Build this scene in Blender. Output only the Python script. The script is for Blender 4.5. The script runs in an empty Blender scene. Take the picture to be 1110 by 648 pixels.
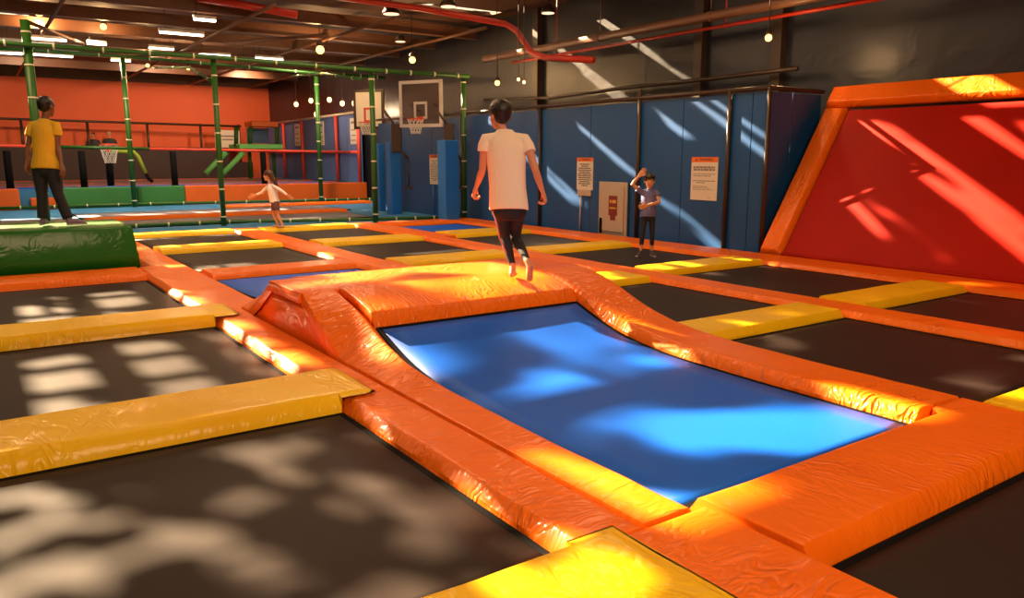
import bpy, bmesh, math, random
from mathutils import Vector, Matrix, noise
random.seed(7)
C = bpy.context.scene.collection
sc = bpy.context.scene
PI = math.pi
V = Vector
# ------------------------------------------------------------------ camera
HC = 1.5; FPX = 845.2; YAW = math.radians(34.566); PIT = math.radians(10.272)
cw, sw, cp, sp = math.cos(YAW), math.sin(YAW), math.cos(PIT), math.sin(PIT)
FW = V((sw*cp, cw*cp, -sp)); RT = V((cw, -sw, 0)); UP = RT.cross(FW)
cam = bpy.data.cameras.new('camera'); co = bpy.data.objects.new('camera', cam); C.objects.link(co)
co.matrix_world = Matrix(((RT.x, UP.x, -FW.x, 0), (RT.y, UP.y, -FW.y, 0), (RT.z, UP.z, -FW.z, HC), (0, 0, 0, 1)))
cam.sensor_fit = 'HORIZONTAL'; cam.sensor_width = 36; cam.lens = FPX/1110*36; cam.clip_end = 200
sc.camera = co
def at(px, py, D):
    """world point seen at pixel px,py at forward depth D metres"""
    return V((0, 0, HC)) + (FW*FPX + RT*(px-555) - UP*(py-324))*(D/FPX)

# ------------------------------------------------------------------ tagging
def tag(o, label=None, cat=None, group=None, kind=None):
    if label: o['label'] = label
    if cat: o['category'] = cat
    if group: o['group'] = group
    if kind: o['kind'] = kind
    return o
def empty(name, loc, label, cat, group=None, rz=0):
    o = bpy.data.objects.new(name, None); C.objects.link(o); o.location = loc; o.rotation_euler.z = rz
    o.empty_display_size = .1
    return tag(o, label, cat, group)
def copy_part(o, parent):
    c = o.copy(); C.objects.link(c); c.parent = parent
    for k in o.children: copy_part(k, c)
    return c
def dup(root, loc, label, rz=None):
    r = root.copy(); C.objects.link(r); r.location = loc; r['label'] = label
    if rz is not None: r.rotation_euler.z = rz
    for ch in list(root.children): copy_part(ch, r)
    return r

# ------------------------------------------------------------------ mesh builder
class MB:
    def __init__(s): s.v = []; s.f = []
    def add(s, vs, fs):
        b = len(s.v); s.v += [tuple(p) for p in vs]; s.f += [tuple(b+i for i in f) for f in fs]; return s
    def box(s, x0, x1, y0, y1, z0, z1):
        return s.add([(x0,y0,z0),(x1,y0,z0),(x1,y1,z0),(x0,y1,z0),(x0,y0,z1),(x1,y0,z1),(x1,y1,z1),(x0,y1,z1)],
                     [(0,3,2,1),(4,5,6,7),(0,1,5,4),(1,2,6,5),(2,3,7,6),(3,0,4,7)])
    def obox(s, c, ax, ay, az):
        """box from centre and three half-axis vectors"""
        c, ax, ay, az = V(c), V(ax), V(ay), V(az); vs = []
        for k in (-1, 1):
            for i, j in ((-1,-1),(1,-1),(1,1),(-1,1)): vs.append(c+ax*i+ay*j+az*k)
        return s.add(vs, [(0,3,2,1),(4,5,6,7),(0,1,5,4),(1,2,6,5),(2,3,7,6),(3,0,4,7)])
    def loft(s, rings, n=14, cap=True):
        """rings: (centre, u, v) with u, v the two radius vectors"""
        vs = []
        for c, u, w in rings:
            for k in range(n):
                a = 2*PI*k/n; vs.append(V(c)+V(u)*math.cos(a)+V(w)*math.sin(a))
        fs = []
        for r in range(len(rings)-1):
            for k in range(n):
                a, b = r*n+k, r*n+(k+1) % n; fs.append((a, b, b+n, a+n))
        if cap:
            fs.append(tuple(range(n-1, -1, -1))); m = (len(rings)-1)*n; fs.append(tuple(range(m, m+n)))
        return s.add(vs, fs)
    def tube(s, pts, rad, n=12, cap=True, flat=1.0, side=None):
        pts = [V(p) for p in pts]
        if not isinstance(rad, (list, tuple)): rad = [rad]*len(pts)
        rings = []; pu = V(side) if side is not None else None
        for i, p in enumerate(pts):
            t = (pts[min(i+1, len(pts)-1)]-pts[max(i-1, 0)]).normalized()
            if pu is None: pu = V((0,0,1)) if abs(t.z) < .9 else V((1,0,0))
            u = (pu-t*pu.dot(t)).normalized(); w = t.cross(u); pu = u
            rings.append((p, u*rad[i], w*rad[i]*flat))
        return s.loft(rings, n, cap)
    def ell(s, c, rx, ry, rz, M=None, nu=16, nv=10):
        vs = []; fs = []; c = V(c)
        for i in range(1, nv):
            t = PI*i/nv
            for k in range(nu):
                a = 2*PI*k/nu; p = V((rx*math.sin(t)*math.cos(a), ry*math.sin(t)*math.sin(a), rz*math.cos(t)))
                vs.append(c+(M @ p if M else p))
        top = len(vs); p = V((0,0,rz)); vs.append(c+(M @ p if M else p)); vs.append(c-(M @ p if M else p))
        for i in range(nv-2):
            for k in range(nu):
                a, b = i*nu+k, i*nu+(k+1) % nu; fs.append((a, a+nu, b+nu, b))
        for k in range(nu):
            fs.append((top, k, (k+1) % nu)); m = (nv-2)*nu; fs.append((top+1, m+(k+1) % nu, m+k))
        return s.add(vs, fs)
    def build(s, name, mat, parent=None, smooth=False, origin=None, bevel=0, remesh=0, sm_iter=0):
        me = bpy.data.meshes.new(name)
        o3 = V(origin) if origin is not None else V((0,0,0))
        me.from_pydata([V(p)-o3 for p in s.v], [], s.f); me.validate()
        bm = bmesh.new(); bm.from_mesh(me); bmesh.ops.recalc_face_normals(bm, faces=bm.faces); bm.to_mesh(me); bm.free()
        me.materials.append(mat)
        if smooth: me.polygons.foreach_set('use_smooth', [True]*len(me.polygons))
        o = bpy.data.objects.new(name, me); C.objects.link(o)
        if parent is not None: o.parent = parent
        o.location = o3
        if bevel:
            b = o.modifiers.new('b', 'BEVEL'); b.width = bevel; b.segments = 2; b.limit_method = 'ANGLE'
        if remesh:
            r = o.modifiers.new('r', 'REMESH'); r.mode = 'VOXEL'; r.voxel_size = remesh; r.use_smooth_shade = True
            if sm_iter:
                k = o.modifiers.new('s', 'SMOOTH'); k.factor = .5; k.iterations = sm_iter
        return o
def rel(mb, base):
    """shift a builder's world points into the frame of a thing at base"""
    b = V(base); mb.v = [tuple(V(p)-b) for p in mb.v]; return mb

# ------------------------------------------------------------------ materials
def new_mat(name):
    m = bpy.data.materials.new(name); m.use_nodes = True; nt = m.node_tree
    for n in list(nt.nodes): nt.nodes.remove(n)
    out = nt.nodes.new('ShaderNodeOutputMaterial'); return m, nt, out
def N(nt, t, **kw):
    n = nt.nodes.new(t)
    for k, v in kw.items():
        if hasattr(n, k): setattr(n, k, v)
        else: n.inputs[k].default_value = v
    return n
def pri(name, col, rough=.5, metal=0, coat=0, coat_r=.1, bump=None, var=.12, vscale=2.0, spec=.5, sheen=0, bstretch=(1,1,1), bdist=.01, bdetail=3, trans=0):
    m, nt, out = new_mat(name); L = nt.links
    p = nt.nodes.new('ShaderNodeBsdfPrincipled')
    p.inputs['Roughness'].default_value = rough; p.inputs['Metallic'].default_value = metal
    p.inputs['Coat Weight'].default_value = coat; p.inputs['Coat Roughness'].default_value = coat_r
    p.inputs['Specular IOR Level'].default_value = spec; p.inputs['Sheen Weight'].default_value = sheen
    p.inputs['Transmission Weight'].default_value = trans
    geo = N(nt, 'ShaderNodeNewGeometry')
    nz = N(nt, 'ShaderNodeTexNoise', Scale=vscale, Detail=4.0); L.new(geo.outputs['Position'], nz.inputs['Vector'])
    mx = N(nt, 'ShaderNodeMix', data_type='RGBA')
    mx.inputs[6].default_value = (*[c*(1-var) for c in col], 1); mx.inputs[7].default_value = (*[min(1, c*(1+var)) for c in col], 1)
    L.new(nz.outputs['Fac'], mx.inputs[0]); L.new(mx.outputs[2], p.inputs['Base Color'])
    if bump:
        mp = N(nt, 'ShaderNodeMapping'); mp.inputs['Scale'].default_value = bstretch
        L.new(geo.outputs['Position'], mp.inputs['Vector'])
        n2 = N(nt, 'ShaderNodeTexNoise', Scale=bump[0], Detail=float(bdetail), Distortion=.6); L.new(mp.outputs[0], n2.inputs['Vector'])
        b = N(nt, 'ShaderNodeBump', Strength=bump[1], Distance=bdist); L.new(n2.outputs['Fac'], b.inputs['Height'])
        L.new(b.outputs[0], p.inputs['Normal']); L.new(b.outputs[0], p.inputs['Coat Normal'])
    L.new(p.outputs[0], out.inputs[0]); return m
def vinyl(name, col, ax=1.0, ay=1.0, amp=1.0):
    """glossy pvc cover with creases: soft billows plus patches of tight wrinkles"""
    m, nt, out = new_mat(name); L = nt.links
    p = nt.nodes.new('ShaderNodeBsdfPrincipled')
    p.inputs['Roughness'].default_value = .5; p.inputs['Coat Weight'].default_value = .28; p.inputs['Coat Roughness'].default_value = .14
    p.inputs['Specular IOR Level'].default_value = .15
    geo = N(nt, 'ShaderNodeNewGeometry')
    nz = N(nt, 'ShaderNodeTexNoise', Scale=1.7, Detail=3.0); L.new(geo.outputs['Position'], nz.inputs['Vector'])
    mx = N(nt, 'ShaderNodeMix', data_type='RGBA')
    mx.inputs[6].default_value = (col[0]*.88, col[1]*.8, col[2]*.8, 1); mx.inputs[7].default_value = (min(1, col[0]*1.08), col[1]*1.2, col[2]*1.2, 1)
    L.new(nz.outputs['Fac'], mx.inputs[0]); L.new(mx.outputs[2], p.inputs['Base Color'])
    mp = N(nt, 'ShaderNodeMapping'); mp.inputs['Scale'].default_value = (ax, ay, 1.0); L.new(geo.outputs['Position'], mp.inputs['Vector'])
    big = N(nt, 'ShaderNodeTexNoise', Scale=3.0, Detail=2.0, Distortion=.5); L.new(mp.outputs[0], big.inputs['Vector'])
    fine = N(nt, 'ShaderNodeTexNoise', Scale=4.2, Detail=1.5, Distortion=1.6, Roughness=.5); L.new(mp.outputs[0], fine.inputs['Vector'])
    rid = N(nt, 'ShaderNodeMath', operation='SUBTRACT'); rid.inputs[1].default_value = .5; L.new(fine.outputs['Fac'], rid.inputs[0])
    ab = N(nt, 'ShaderNodeMath', operation='ABSOLUTE'); L.new(rid.outputs[0], ab.inputs[0])
    msk = N(nt, 'ShaderNodeTexNoise', Scale=1.1, Detail=1.0); L.new(geo.outputs['Position'], msk.inputs['Vector'])
    mr = N(nt, 'ShaderNodeMapRange'); mr.inputs[1].default_value = .42; mr.inputs[2].default_value = .62; mr.inputs[3].default_value = .15; L.new(msk.outputs['Fac'], mr.inputs[0])
    ml = N(nt, 'ShaderNodeMath', operation='MULTIPLY'); L.new(ab.outputs[0], ml.inputs[0]); L.new(mr.outputs[0], ml.inputs[1])
    b1 = N(nt, 'ShaderNodeBump', Strength=.5*amp, Distance=.035); L.new(big.outputs['Fac'], b1.inputs['Height'])
    b2 = N(nt, 'ShaderNodeBump', Strength=1.0*amp, Distance=.07); L.new(ml.outputs[0], b2.inputs['Height']); L.new(b1.outputs[0], b2.inputs['Normal'])
    L.new(b2.outputs[0], p.inputs['Normal']); L.new(b2.outputs[0], p.inputs['Coat Normal'])
    L.new(p.outputs[0], out.inputs[0]); return m
def emit(name, col, s):
    m, nt, out = new_mat(name); e = N(nt, 'ShaderNodeEmission', Strength=s); e.inputs[0].default_value = (*col, 1)
    nt.links.new(e.outputs[0], out.inputs[0]); return m
def bedmat(name, col, rough=.5, spec=.8, grain=260, gs=.25):
    """woven trampoline bed"""
    m, nt, out = new_mat(name); L = nt.links
    p = nt.nodes.new('ShaderNodeBsdfPrincipled'); p.inputs['Roughness'].default_value = rough; p.inputs['Specular IOR Level'].default_value = spec
    geo = N(nt, 'ShaderNodeNewGeometry')
    nz = N(nt, 'ShaderNodeTexNoise', Scale=grain, Detail=2.0); L.new(geo.outputs['Position'], nz.inputs['Vector'])
    n1 = N(nt, 'ShaderNodeTexNoise', Scale=.8, Detail=3.0); L.new(geo.outputs['Position'], n1.inputs['Vector'])
    mx = N(nt, 'ShaderNodeMix', data_type='RGBA'); mx.inputs[6].default_value = (*[c*.75 for c in col], 1); mx.inputs[7].default_value = (*[min(1, c*1.25) for c in col], 1)
    av = N(nt, 'ShaderNodeMath', operation='ADD'); L.new(nz.outputs['Fac'], av.inputs[0]); L.new(n1.outputs['Fac'], av.inputs[1])
    sb = N(nt, 'ShaderNodeMath', operation='SUBTRACT', use_clamp=True); sb.inputs[1].default_value = .5; L.new(av.outputs[0], sb.inputs[0])
    L.new(sb.outputs[0], mx.inputs[0]); L.new(mx.outputs[2], p.inputs['Base Color'])
    b = N(nt, 'ShaderNodeBump', Strength=gs, Distance=.002); L.new(nz.outputs['Fac'], b.inputs['Height']); L.new(b.outputs[0], p.inputs['Normal'])
    L.new(p.outputs[0], out.inputs[0]); return m
def gobo_glass(name, scale, lo, hi, seed, sx=1.0, sy=1.0, tint=(1,1,1), blotch=(.10,.07,.05)):
    """roof glass with an added dirt mask that breaks up the sun"""
    m, nt, out = new_mat(name); L = nt.links
    geo = N(nt, 'ShaderNodeNewGeometry'); mp = N(nt, 'ShaderNodeMapping'); mp.inputs['Scale'].default_value = (sx, sy, 1); mp.inputs['Location'].default_value = (seed, seed*.7, 0)
    L.new(geo.outputs['Position'], mp.inputs['Vector'])
    nz = N(nt, 'ShaderNodeTexNoise', Scale=scale, Detail=1.5, Distortion=.3); L.new(mp.outputs[0], nz.inputs['Vector'])
    mr = N(nt, 'ShaderNodeMapRange'); mr.inputs[1].default_value = lo; mr.inputs[2].default_value = hi; L.new(nz.outputs['Fac'], mr.inputs[0])
    tr = N(nt, 'ShaderNodeBsdfTransparent'); tr.inputs[0].default_value = (*tint, 1)
    df = N(nt, 'ShaderNodeBsdfDiffuse'); df.inputs[0].default_value = (*blotch, 1)
    mix = N(nt, 'ShaderNodeMixShader'); L.new(mr.outputs[0], mix.inputs[0]); L.new(df.outputs[0], mix.inputs[1]); L.new(tr.outputs[0], mix.inputs[2])
    L.new(mix.outputs[0], out.inputs[0]); return m

M = {}
ORG = (.92, .17, .003); YEL = (.92, .55, .006)
M['orange_y'] = vinyl('orange_vinyl_long', ORG, 1.0, 2.2, .75)
M['orange_x'] = vinyl('orange_vinyl_cross', ORG, 2.2, 1.0, .6)
M['orange_s'] = vinyl('orange_vinyl_smooth', (.90, .15, .003), 1.2, 1.0, .6)
M['yellow'] = vinyl('yellow_vinyl', YEL, 2.2, 1.0, .4)
M['green_v'] = vinyl('green_vinyl', (.015, .15, .012), 1.0, 1.0, .14)
M['bed'] = bedmat('black_trampoline_bed', (.027, .019, .0175), .55, .1)
M['bed_grey'] = bedmat('grey_trampoline_bed', (.16, .16, .22), .5, .5)
M['bed_blue'] = bedmat('blue_trampoline_bed', (.004, .12, .72), .5, .16, 300, .12)
M['bed_red'] = bedmat('red_trampoline_bed', (.42, .008, .001), .55, .12, 300, .12)
M['black'] = pri('black_webbing', (.008, .008, .009), .9, spec=.05)
M['floor'] = pri('dark_floor', (.02, .018, .018), .8)
M['bluefloor'] = pri('blue_carpet', (.03, .22, .5), .8)
M['panel'] = pri('blue_panel_paint', (.012, .085, .28), .42, bump=(1.2, .25), bdist=.03, var=.25, vscale=.8)
M['panel_l'] = pri('pale_blue_paint', (.09, .17, .42), .55, var=.2)
M['bluepad'] = pri('bright_blue_padding', (.012, .17, .6), .5)
M['blackwall'] = pri('dark_wall_paint', (.017, .019, .028), .36, bump=(1.6, .4), bdist=.05, var=.3, vscale=.6)
M['redwall'] = pri('red_orange_wall_paint', (.82, .13, .035), .6, var=.12, vscale=.5)
M['ceil'] = pri('brown_ceiling_deck', (.12, .052, .025), .7, bump=(5, .4), bstretch=(.2, 3, 1), bdist=.04)
M['steel'] = pri('brown_painted_steel', (.17, .075, .04), .45, var=.3)
M['darksteel'] = pri('dark_bronze_steel', (.05, .027, .015), .4, var=.2)
M['redpipe'] = pri('red_painted_pipe', (.62, .045, .02), .4)
M['greenpad'] = pri('green_foam_sleeve', (.022, .11, .008), .45, bump=(8, .2))
M['redpad'] = pri('red_foam_sleeve', (.7, .06, .03), .5)
M['limepad'] = pri('lime_foam_sleeve', (.3, .42, .03), .5)
M['mintpad'] = pri('light_green_foam', (.2, .75, .2), .5)
M['tie'] = pri('pale_cable_tie', (.75, .72, .5), .5)
M['foamgreen'] = pri('green_foam_block', (.03, .2, .045), .55, var=.15)
M['foamorange'] = pri('orange_foam_block', (.72, .13, .01), .5, var=.12)
M['barrier'] = pri('dark_plum_barrier', (.035, .02, .022), .6)
M['white'] = pri('white_paint', (.8, .76, .7), .45)
M['cream'] = pri('cream_door_paint', (.5, .42, .33), .55, var=.08)
M['paper'] = pri('sign_board', (.75, .68, .58), .5, var=.04)
M['ink'] = pri('sign_ink', (.05, .045, .045), .7)
M['inkgrey'] = pri('sign_ink_grey', (.25, .22, .2), .7)
M['signorange'] = pri('sign_orange', (.85, .17, .02), .5)
M['poster'] = pri('maroon_poster', (.22, .03, .03), .5)
M['gold'] = pri('gold_print', (.7, .4, .05), .5)
M['clear'] = pri('clear_acrylic', (.55, .42, .38), .1, trans=.85)
M['net'] = pri('white_net_cord', (.8, .75, .68), .7)
M['hoop'] = pri('orange_rim_paint', (.75, .08, .02), .4)
M['bulb'] = emit('warm_bulb', (1, .52, .13), 5)
M['bulb_w'] = emit('warm_white_bulb', (1, .62, .25), 4)
M['tube'] = emit('fluorescent_tube', (1, .82, .58), 8)
M['disc'] = emit('downlight_glow', (1, .6, .35), 2.0)
M['skin_a'] = pri('tan_skin', (.62, .27, .15), .5, var=.06)
M['skin_b'] = pri('brown_skin', (.2, .075, .035), .5, var=.08)
M['skin_c'] = pri('light_skin', (.68, .32, .18), .5, var=.06)
M['hair'] = pri('black_hair', (.012, .009, .008), .4, bump=(60, .6), bstretch=(1, 1, .3))
M['hair_b'] = pri('dark_brown_hair', (.07, .022, .01), .4, bump=(60, .6), bstretch=(1, 1, .2))
M['shirt_w'] = pri('cream_white_cotton', (.93, .78, .62), .85, bump=(9, .5), bdist=.02, var=.04)
M['shirt_y'] = pri('yellow_cotton', (.8, .47, .02), .85, bump=(9, .5), bdist=.02)
M['shirt_b'] = pri('blue_grey_cotton', (.13, .13, .3), .85, bump=(12, .4))
M['shirt_d'] = pri('dark_grey_cloth', (.06, .06, .07), .85)
M['shirt_p'] = pri('pale_pink_cotton', (.93, .82, .82), .85, bump=(14, .4))
M['trouser'] = pri('black_trouser_cloth', (.012, .012, .018), .8, bump=(14, .4), bdist=.015)
M['shorts'] = pri('plum_shorts_cloth', (.14, .07, .09), .85)
M['stripe'] = pri('pink_side_stripe', (.5, .12, .12), .7)
M['shoe'] = pri('dark_shoe', (.05, .04, .06), .6)
M['shoe_w'] = pri('grey_violet_shoe', (.22, .14, .2), .6)
M['sock'] = pri('mauve_sock', (.42, .2, .26), .8)
M['sole'] = pri('pale_sole', (.55, .5, .48), .6)
M['eye'] = pri('dark_eye', (.01, .008, .008), .2)
M['lip'] = pri('lip', (.5, .13, .1), .5)

# ------------------------------------------------------------------ pads
def pchip(tab, x):
    x = abs(x)
    if x <= tab[0][0]: return tab[0][1]
    for (a, fa), (b, fb) in zip(tab, tab[1:]):
        if x <= b: return fa+(fb-fa)*(x-a)/(b-a)
    return tab[-1][1]
TAB = [(0, .392), (.375, .392), (.6, .372), (.8, .335), (1.02, .27), (1.2, .205), (1.42, .13), (1.6, .085), (1.8, .05), (2.05, .025), (2.3, .01), (3., 0)]
def zb(y):
    return sum(pchip(TAB, y-6.275+k*.04) for k in range(-4, 5))/9
TABL = [(0, .392), (.37, .388), (.75, .175), (1.13, 0.0), (3, 0.0)]
def zleft(x, y):
    """the near-side edge of the ramp falls away sooner than the edge next to the bed"""
    t = max(0, min(1, (2.37-x)/.315)); a = sum(pchip(TABL, y-6.275+k*.012) for k in range(-3, 4))/7
    return a*t+zb(y)*(1-t)
E_MAT = [0, .008, .05, .06, .075, .1]; E_SEAM = [0, .003, .006, .012, .03, .06]
def steps(a, b, r, fa, fb):
    L = [a+k for k in (E_SEAM if fa else E_MAT)]; Rr = [b-k for k in reversed(E_SEAM if fb else E_MAT)]
    n = max(2, int((Rr[0]-L[-1])/r))
    mid = [L[-1]+(Rr[0]-L[-1])*i/n for i in range(1, n)]
    return L+mid+Rr
def prof(d, flush):
    if flush: return 0 if d <= 0 else (.9 if d < .0045 else (.975 if d < .009 else 1))
    if d <= 0: return 0
    if d < .03: return .42
    if d < .055: return .93
    return .985 if d < .068 else 1
def padmesh(x0, x1, y0, y1, h, base=None, z0=-.03, puff=.006, res=.07, zoff=0.0, soft=True, flush='', strips=False):
    """flat stuffed pad: slanted edge with a crease beside a bed, tight seam beside another pad"""
    fl = ['L' in flush, 'R' in flush, 'F' in flush, 'B' in flush]
    xs, ys = steps(x0, x1, res, fl[0], fl[1]), steps(y0, y1, res, fl[2], fl[3]); nx, ny = len(xs), len(ys); mb = MB(); vs = []
    for y in ys:
        for x in xs:
            ds = (x-x0, x1-x, y-y0, y1-y); bz = base(x, y) if base else 0
            e = min(prof(ds[k], fl[k]) for k in range(4)); d = min(ds)
            q = noise.noise(V((x*2.3, y*2.3, h*30)))+.5*noise.noise(V((x*6, y*6, 3)))
            t = min(1, d/.12); ix, iy = x, y
            if soft and min(ds[0], ds[1]) < .09 and not fl[0 if ds[0] < ds[1] else 1]:
                ix += .008*noise.noise(V((x*2, y*3.5, 9)))*(1 if e > 0 else .5)
            if soft and min(ds[2], ds[3]) < .09 and not fl[2 if ds[2] < ds[3] else 3]:
                iy += .008*noise.noise(V((x*3.5, y*2, 5)))*(1 if e > 0 else .5)
            vs.append((ix, iy, bz+zoff+z0+e*(h-z0)+q*puff*t))
    fs = [(j*nx+i, j*nx+i+1, (j+1)*nx+i+1, (j+1)*nx+i) for j in range(ny-1) for i in range(nx-1)]
    ring = [j for j in range(nx)]+[j*nx+nx-1 for j in range(1, ny)]+[(ny-1)*nx+i for i in range(nx-2, -1, -1)]+[j*nx for j in range(ny-2, 0, -1)]
    if strips: fs += [(i, (ny-1)*nx+i, (ny-1)*nx+i+1, i+1) for i in range(nx-1)]
    elif base is None: fs.append(tuple(reversed(ring)))
    else:
        for j in range(ny-1): fs.append((j*nx, (j+1)*nx, (j+1)*nx+nx-1, j*nx+nx-1))
    mb.add(vs, fs); return mb
def smooth_by_angle(o, deg=28):
    me = o.data; bm = bmesh.new(); bm.from_mesh(me)
    for e in bm.edges: e.smooth = not (len(e.link_faces) == 2 and e.calc_face_angle(0) > math.radians(deg))
    bm.to_mesh(me); bm.free(); return o
def pad(name, x0, x1, y0, y1, h, mat, label, base=None, group=None, zoff=0.0, res=.07, puff=.006, cat='pad', flush=''):
    g = .003; mb = padmesh(x0+g, x1-g, y0+g, y1-g, h, base, res=res, zoff=zoff, puff=puff, flush=flush)
    o = smooth_by_angle(mb.build(name, M[mat], None, True, origin=((x0+x1)/2, (y0+y1)/2, 0)))
    return tag(o, label, cat, group)

# trampoline: bed with an edge webbing round it
def trampoline(x0, x1, y0, y1, mat, label, base=None, group='trampoline beds set in the pads'):
    g = .006; x0 += g; x1 -= g; y0 += g; y1 -= g; cx, cy = (x0+x1)/2, (y0+y1)/2
    t = empty('trampoline', (cx, cy, -.03), label, 'trampoline', group)
    w = .035
    bf = base or (lambda y: 0)
    def sag(x, y):
        return -.008*math.sin(PI*(x-x0)/(x1-x0))*math.sin(PI*(y-y0)/(y1-y0))
    def slab(mb, a0, a1, b0, b1, top, th=.026, nx=10):
        ny = max(2, int((b1-b0)/.08)); vs = []
        for k in (0, 1):
            for j in range(ny+1):
                y = b0+(b1-b0)*j/ny
                for i in range(nx+1):
                    x = a0+(a1-a0)*i/nx; vs.append((x, y, bf(y)+top+(sag(x, y) if nx > 1 else 0)-k*th))
        m = (nx+1)*(ny+1); fs = []
        for j in range(ny):
            for i in range(nx):
                a = j*(nx+1)+i; q = (a, a+1, a+nx+2, a+nx+1); fs.append(q); fs.append(tuple(m+v for v in reversed(q)))
        ring = list(range(nx+1))+[j*(nx+1)+nx for j in range(1, ny+1)]+[ny*(nx+1)+i for i in range(nx-1, -1, -1)]+[j*(nx+1) for j in range(ny-1, 0, -1)]
        for a, b in zip(ring, ring[1:]+ring[:1]): fs.append((a, m+a, m+b, b))
        mb.add(vs, fs)
    mb = MB(); slab(mb, x0+w, x1-w, y0+w, y1-w, 0)
    rel(mb, (cx, cy, -.03)).build('bed', M[mat], t, True)
    eb = MB()
    for a in ((x0, x0+w, y0, y1), (x1-w, x1, y0, y1), (x0+w, x1-w, y0, y0+w), (x0+w, x1-w, y1-w, y1)): slab(eb, *a, .001, .028, 1)
    rel(eb, (cx, cy, -.03)).build('edge_webbing', M['black'], t)
    return t

# grid lines (metres)
XL0, X1, X2, X3, X4, X5, X6, X7, X8, X9 = -.95, 1.71, 2.37, 4.3, 4.86, 6.75, 7.24, 9.2, 10.0, 10.08
PL = 'orange safety pad'
# left column of black trampolines
trampoline(XL0, X1, -.4, 1.42, 'bed', 'black trampoline bed nearest the photographer on the side opposite the red wall')
trampoline(XL0, X1, 2.12, 4.26, 'bed', 'big black trampoline bed in the near corner, mottled with round spots of sun')
trampoline(XL0, X1, 4.94, 7.18, 'bed', 'black trampoline bed between the two long yellow pads, with window-shaped sun patches')
trampoline(XL0, X1, 7.84, 10.46, 'bed', 'black trampoline bed just in front of the green foam block')
# right of camera, near
trampoline(2.41, X3, -.4, 1.54, 'bed', 'black trampoline bed under the near edge of the wide orange pad, in the near corner')
trampoline(X4, X5, 2.14, 4.2, 'bed', 'long black trampoline bed beside the blue ramp bed, nearer of the pair')
trampoline(X4, X5, 4.78, 6.78, 'bed', 'black trampoline bed beside the mound with a bluish sheen, behind the first yellow cross pad')
trampoline(X6, X7, 2.14, 4.24, 'bed', 'black trampoline bed along the foot of the red wall, nearer one')
trampoline(X6, X7, 4.86, 7.02, 'bed', 'black trampoline bed along the foot of the red wall, farther one')
trampoline(X6, X7, 7.66, 9.72, 'bed', 'black trampoline bed on which the child in blue stands')
trampoline(X4, X5, 7.5, 9.72, 'bed', 'black trampoline bed just beyond the mound, mostly hidden by its orange pads')
# beyond the mound
trampoline(X2, X3, 10.62, 13.1, 'bed', 'dark trampoline bed behind the small blue bed, past the orange cross pad')
trampoline(X2, X3, 13.85, 16.0, 'bed', 'dark trampoline bed at the net, nearest the green foam block')
trampoline(X4, X5, 10.35, 12.68, 'bed', 'dark trampoline bed behind the mound, in line with the girl and the camera')
trampoline(X4, 6.86, 13.45, 15.8, 'bed', 'dark trampoline bed at the net, beside the running girl')
trampoline(X6, X7, 10.35, 12.7, 'bed', 'dark trampoline bed behind the boy in white, beside the wall strip')
trampoline(7.5, 9.25, 13.6, 15.6, 'bed_blue', 'dark bluish trampoline bed in the far corner under the end of the net')
# blue ramp beds
trampoline(X2, X3, 2.17, 5.235, 'bed_blue', 'large bright blue trampoline bed sweeping up to the orange mound', zb)
trampoline(X2, X3, 7.4, 9.98, 'bed_blue', 'small visible corner of blue bed behind the orange mound', zb)

# long strips (run away from the camera)
def strip(x0, x1, y0, y1, label, h=.07, base=None, mat='orange_y', flush='FB', **k): pad('safety_pad', x0, x1, y0, y1, h, mat, label, base, flush=flush, **k)
H1 = .075
strip(X1, 2.40, -.4, 2.06, 'crumpled orange strip pad at the bottom edge, between yellow pad and wide orange pad', flush='FBR')
strip(X1, 2.05, 2.06, 7.62, 'long narrow orange strip pad between the black beds and the blue ramp side pad', flush='FBR', res=.05)
strip(X1, X2, 7.62, 11.36, 'broad orange strip pad between the bed by the green block and the small blue bed', .06)
strip(1.86, X2, 11.36, 16.6, 'orange strip pad passing behind the end of the green foam block', .06)
strip(2.05, X2-.003, 2.06, 5.9, 'long orange side pad rising along the near side of the blue bed', .082, zleft, flush='FBL', res=.045)
strip(2.05, X2-.003, 6.65, 7.62, 'short orange side pad falling behind the mound', .075, zleft, flush='FBL', res=.045)
strip(X3+.003, X4, 2.2, 5.9, 'long orange side pad sweeping up the far side of the blue bed', .082, lambda x, y: zb(y), res=.05)
strip(X3+.003, X4, 6.65, 10.0, 'orange side pad running down behind the mound toward the net', .075, lambda x, y: zb(y))
strip(X3+.16, X4, -.4, 2.19, 'orange strip pad at the lower right corner, meeting the wide near pad', .08, flush='FBL')
strip(X3, X4, 10.0, 16.6, 'long orange strip pad leading to the running girl', .06)
strip(X5, X6, -.4, 4.3, 'orange strip pad between the two nearest black beds before the red wall', .06)
strip(X5, X6, 4.3, 7.1, 'orange strip pad between yellow cross pads, middle stretch before the red wall', .06)
strip(X5, X6, 7.1, 11.3, 'orange strip pad beside the bed of the child in blue', .06)
strip(X5+.05, X6, 11.3, 12.7, 'orange strip pad passing just behind the legs of the boy in white', .06)
strip(6.87, 7.49, 12.7, 16.5, 'orange strip pad ending at the net beside the boy in white', .06)
strip(X7, X8-.02, -.4, 4.9, 'pale orange edge pad along the foot of the red wall, nearer length', .06, mat='orange_s')
strip(X7, X8-.02, 4.9, 7.7, 'pale orange edge pad along the foot of the red wall, farther length', .06, mat='orange_s')
strip(X7, X8-.02, 7.7, 11.6, 'orange edge pad under the blue panels behind the child in blue', .06)
strip(X7+.05, X8-.02, 11.6, 16.4, 'orange edge pad under the blue panels behind the boy in white', .06)
# wide near pad
pad('safety_pad', 2.403, X3+.16, 1.54, 2.16, .088, 'orange_x', 'wide glossy orange pad across the near end of the blue bed', res=.05, flush='LR')
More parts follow.
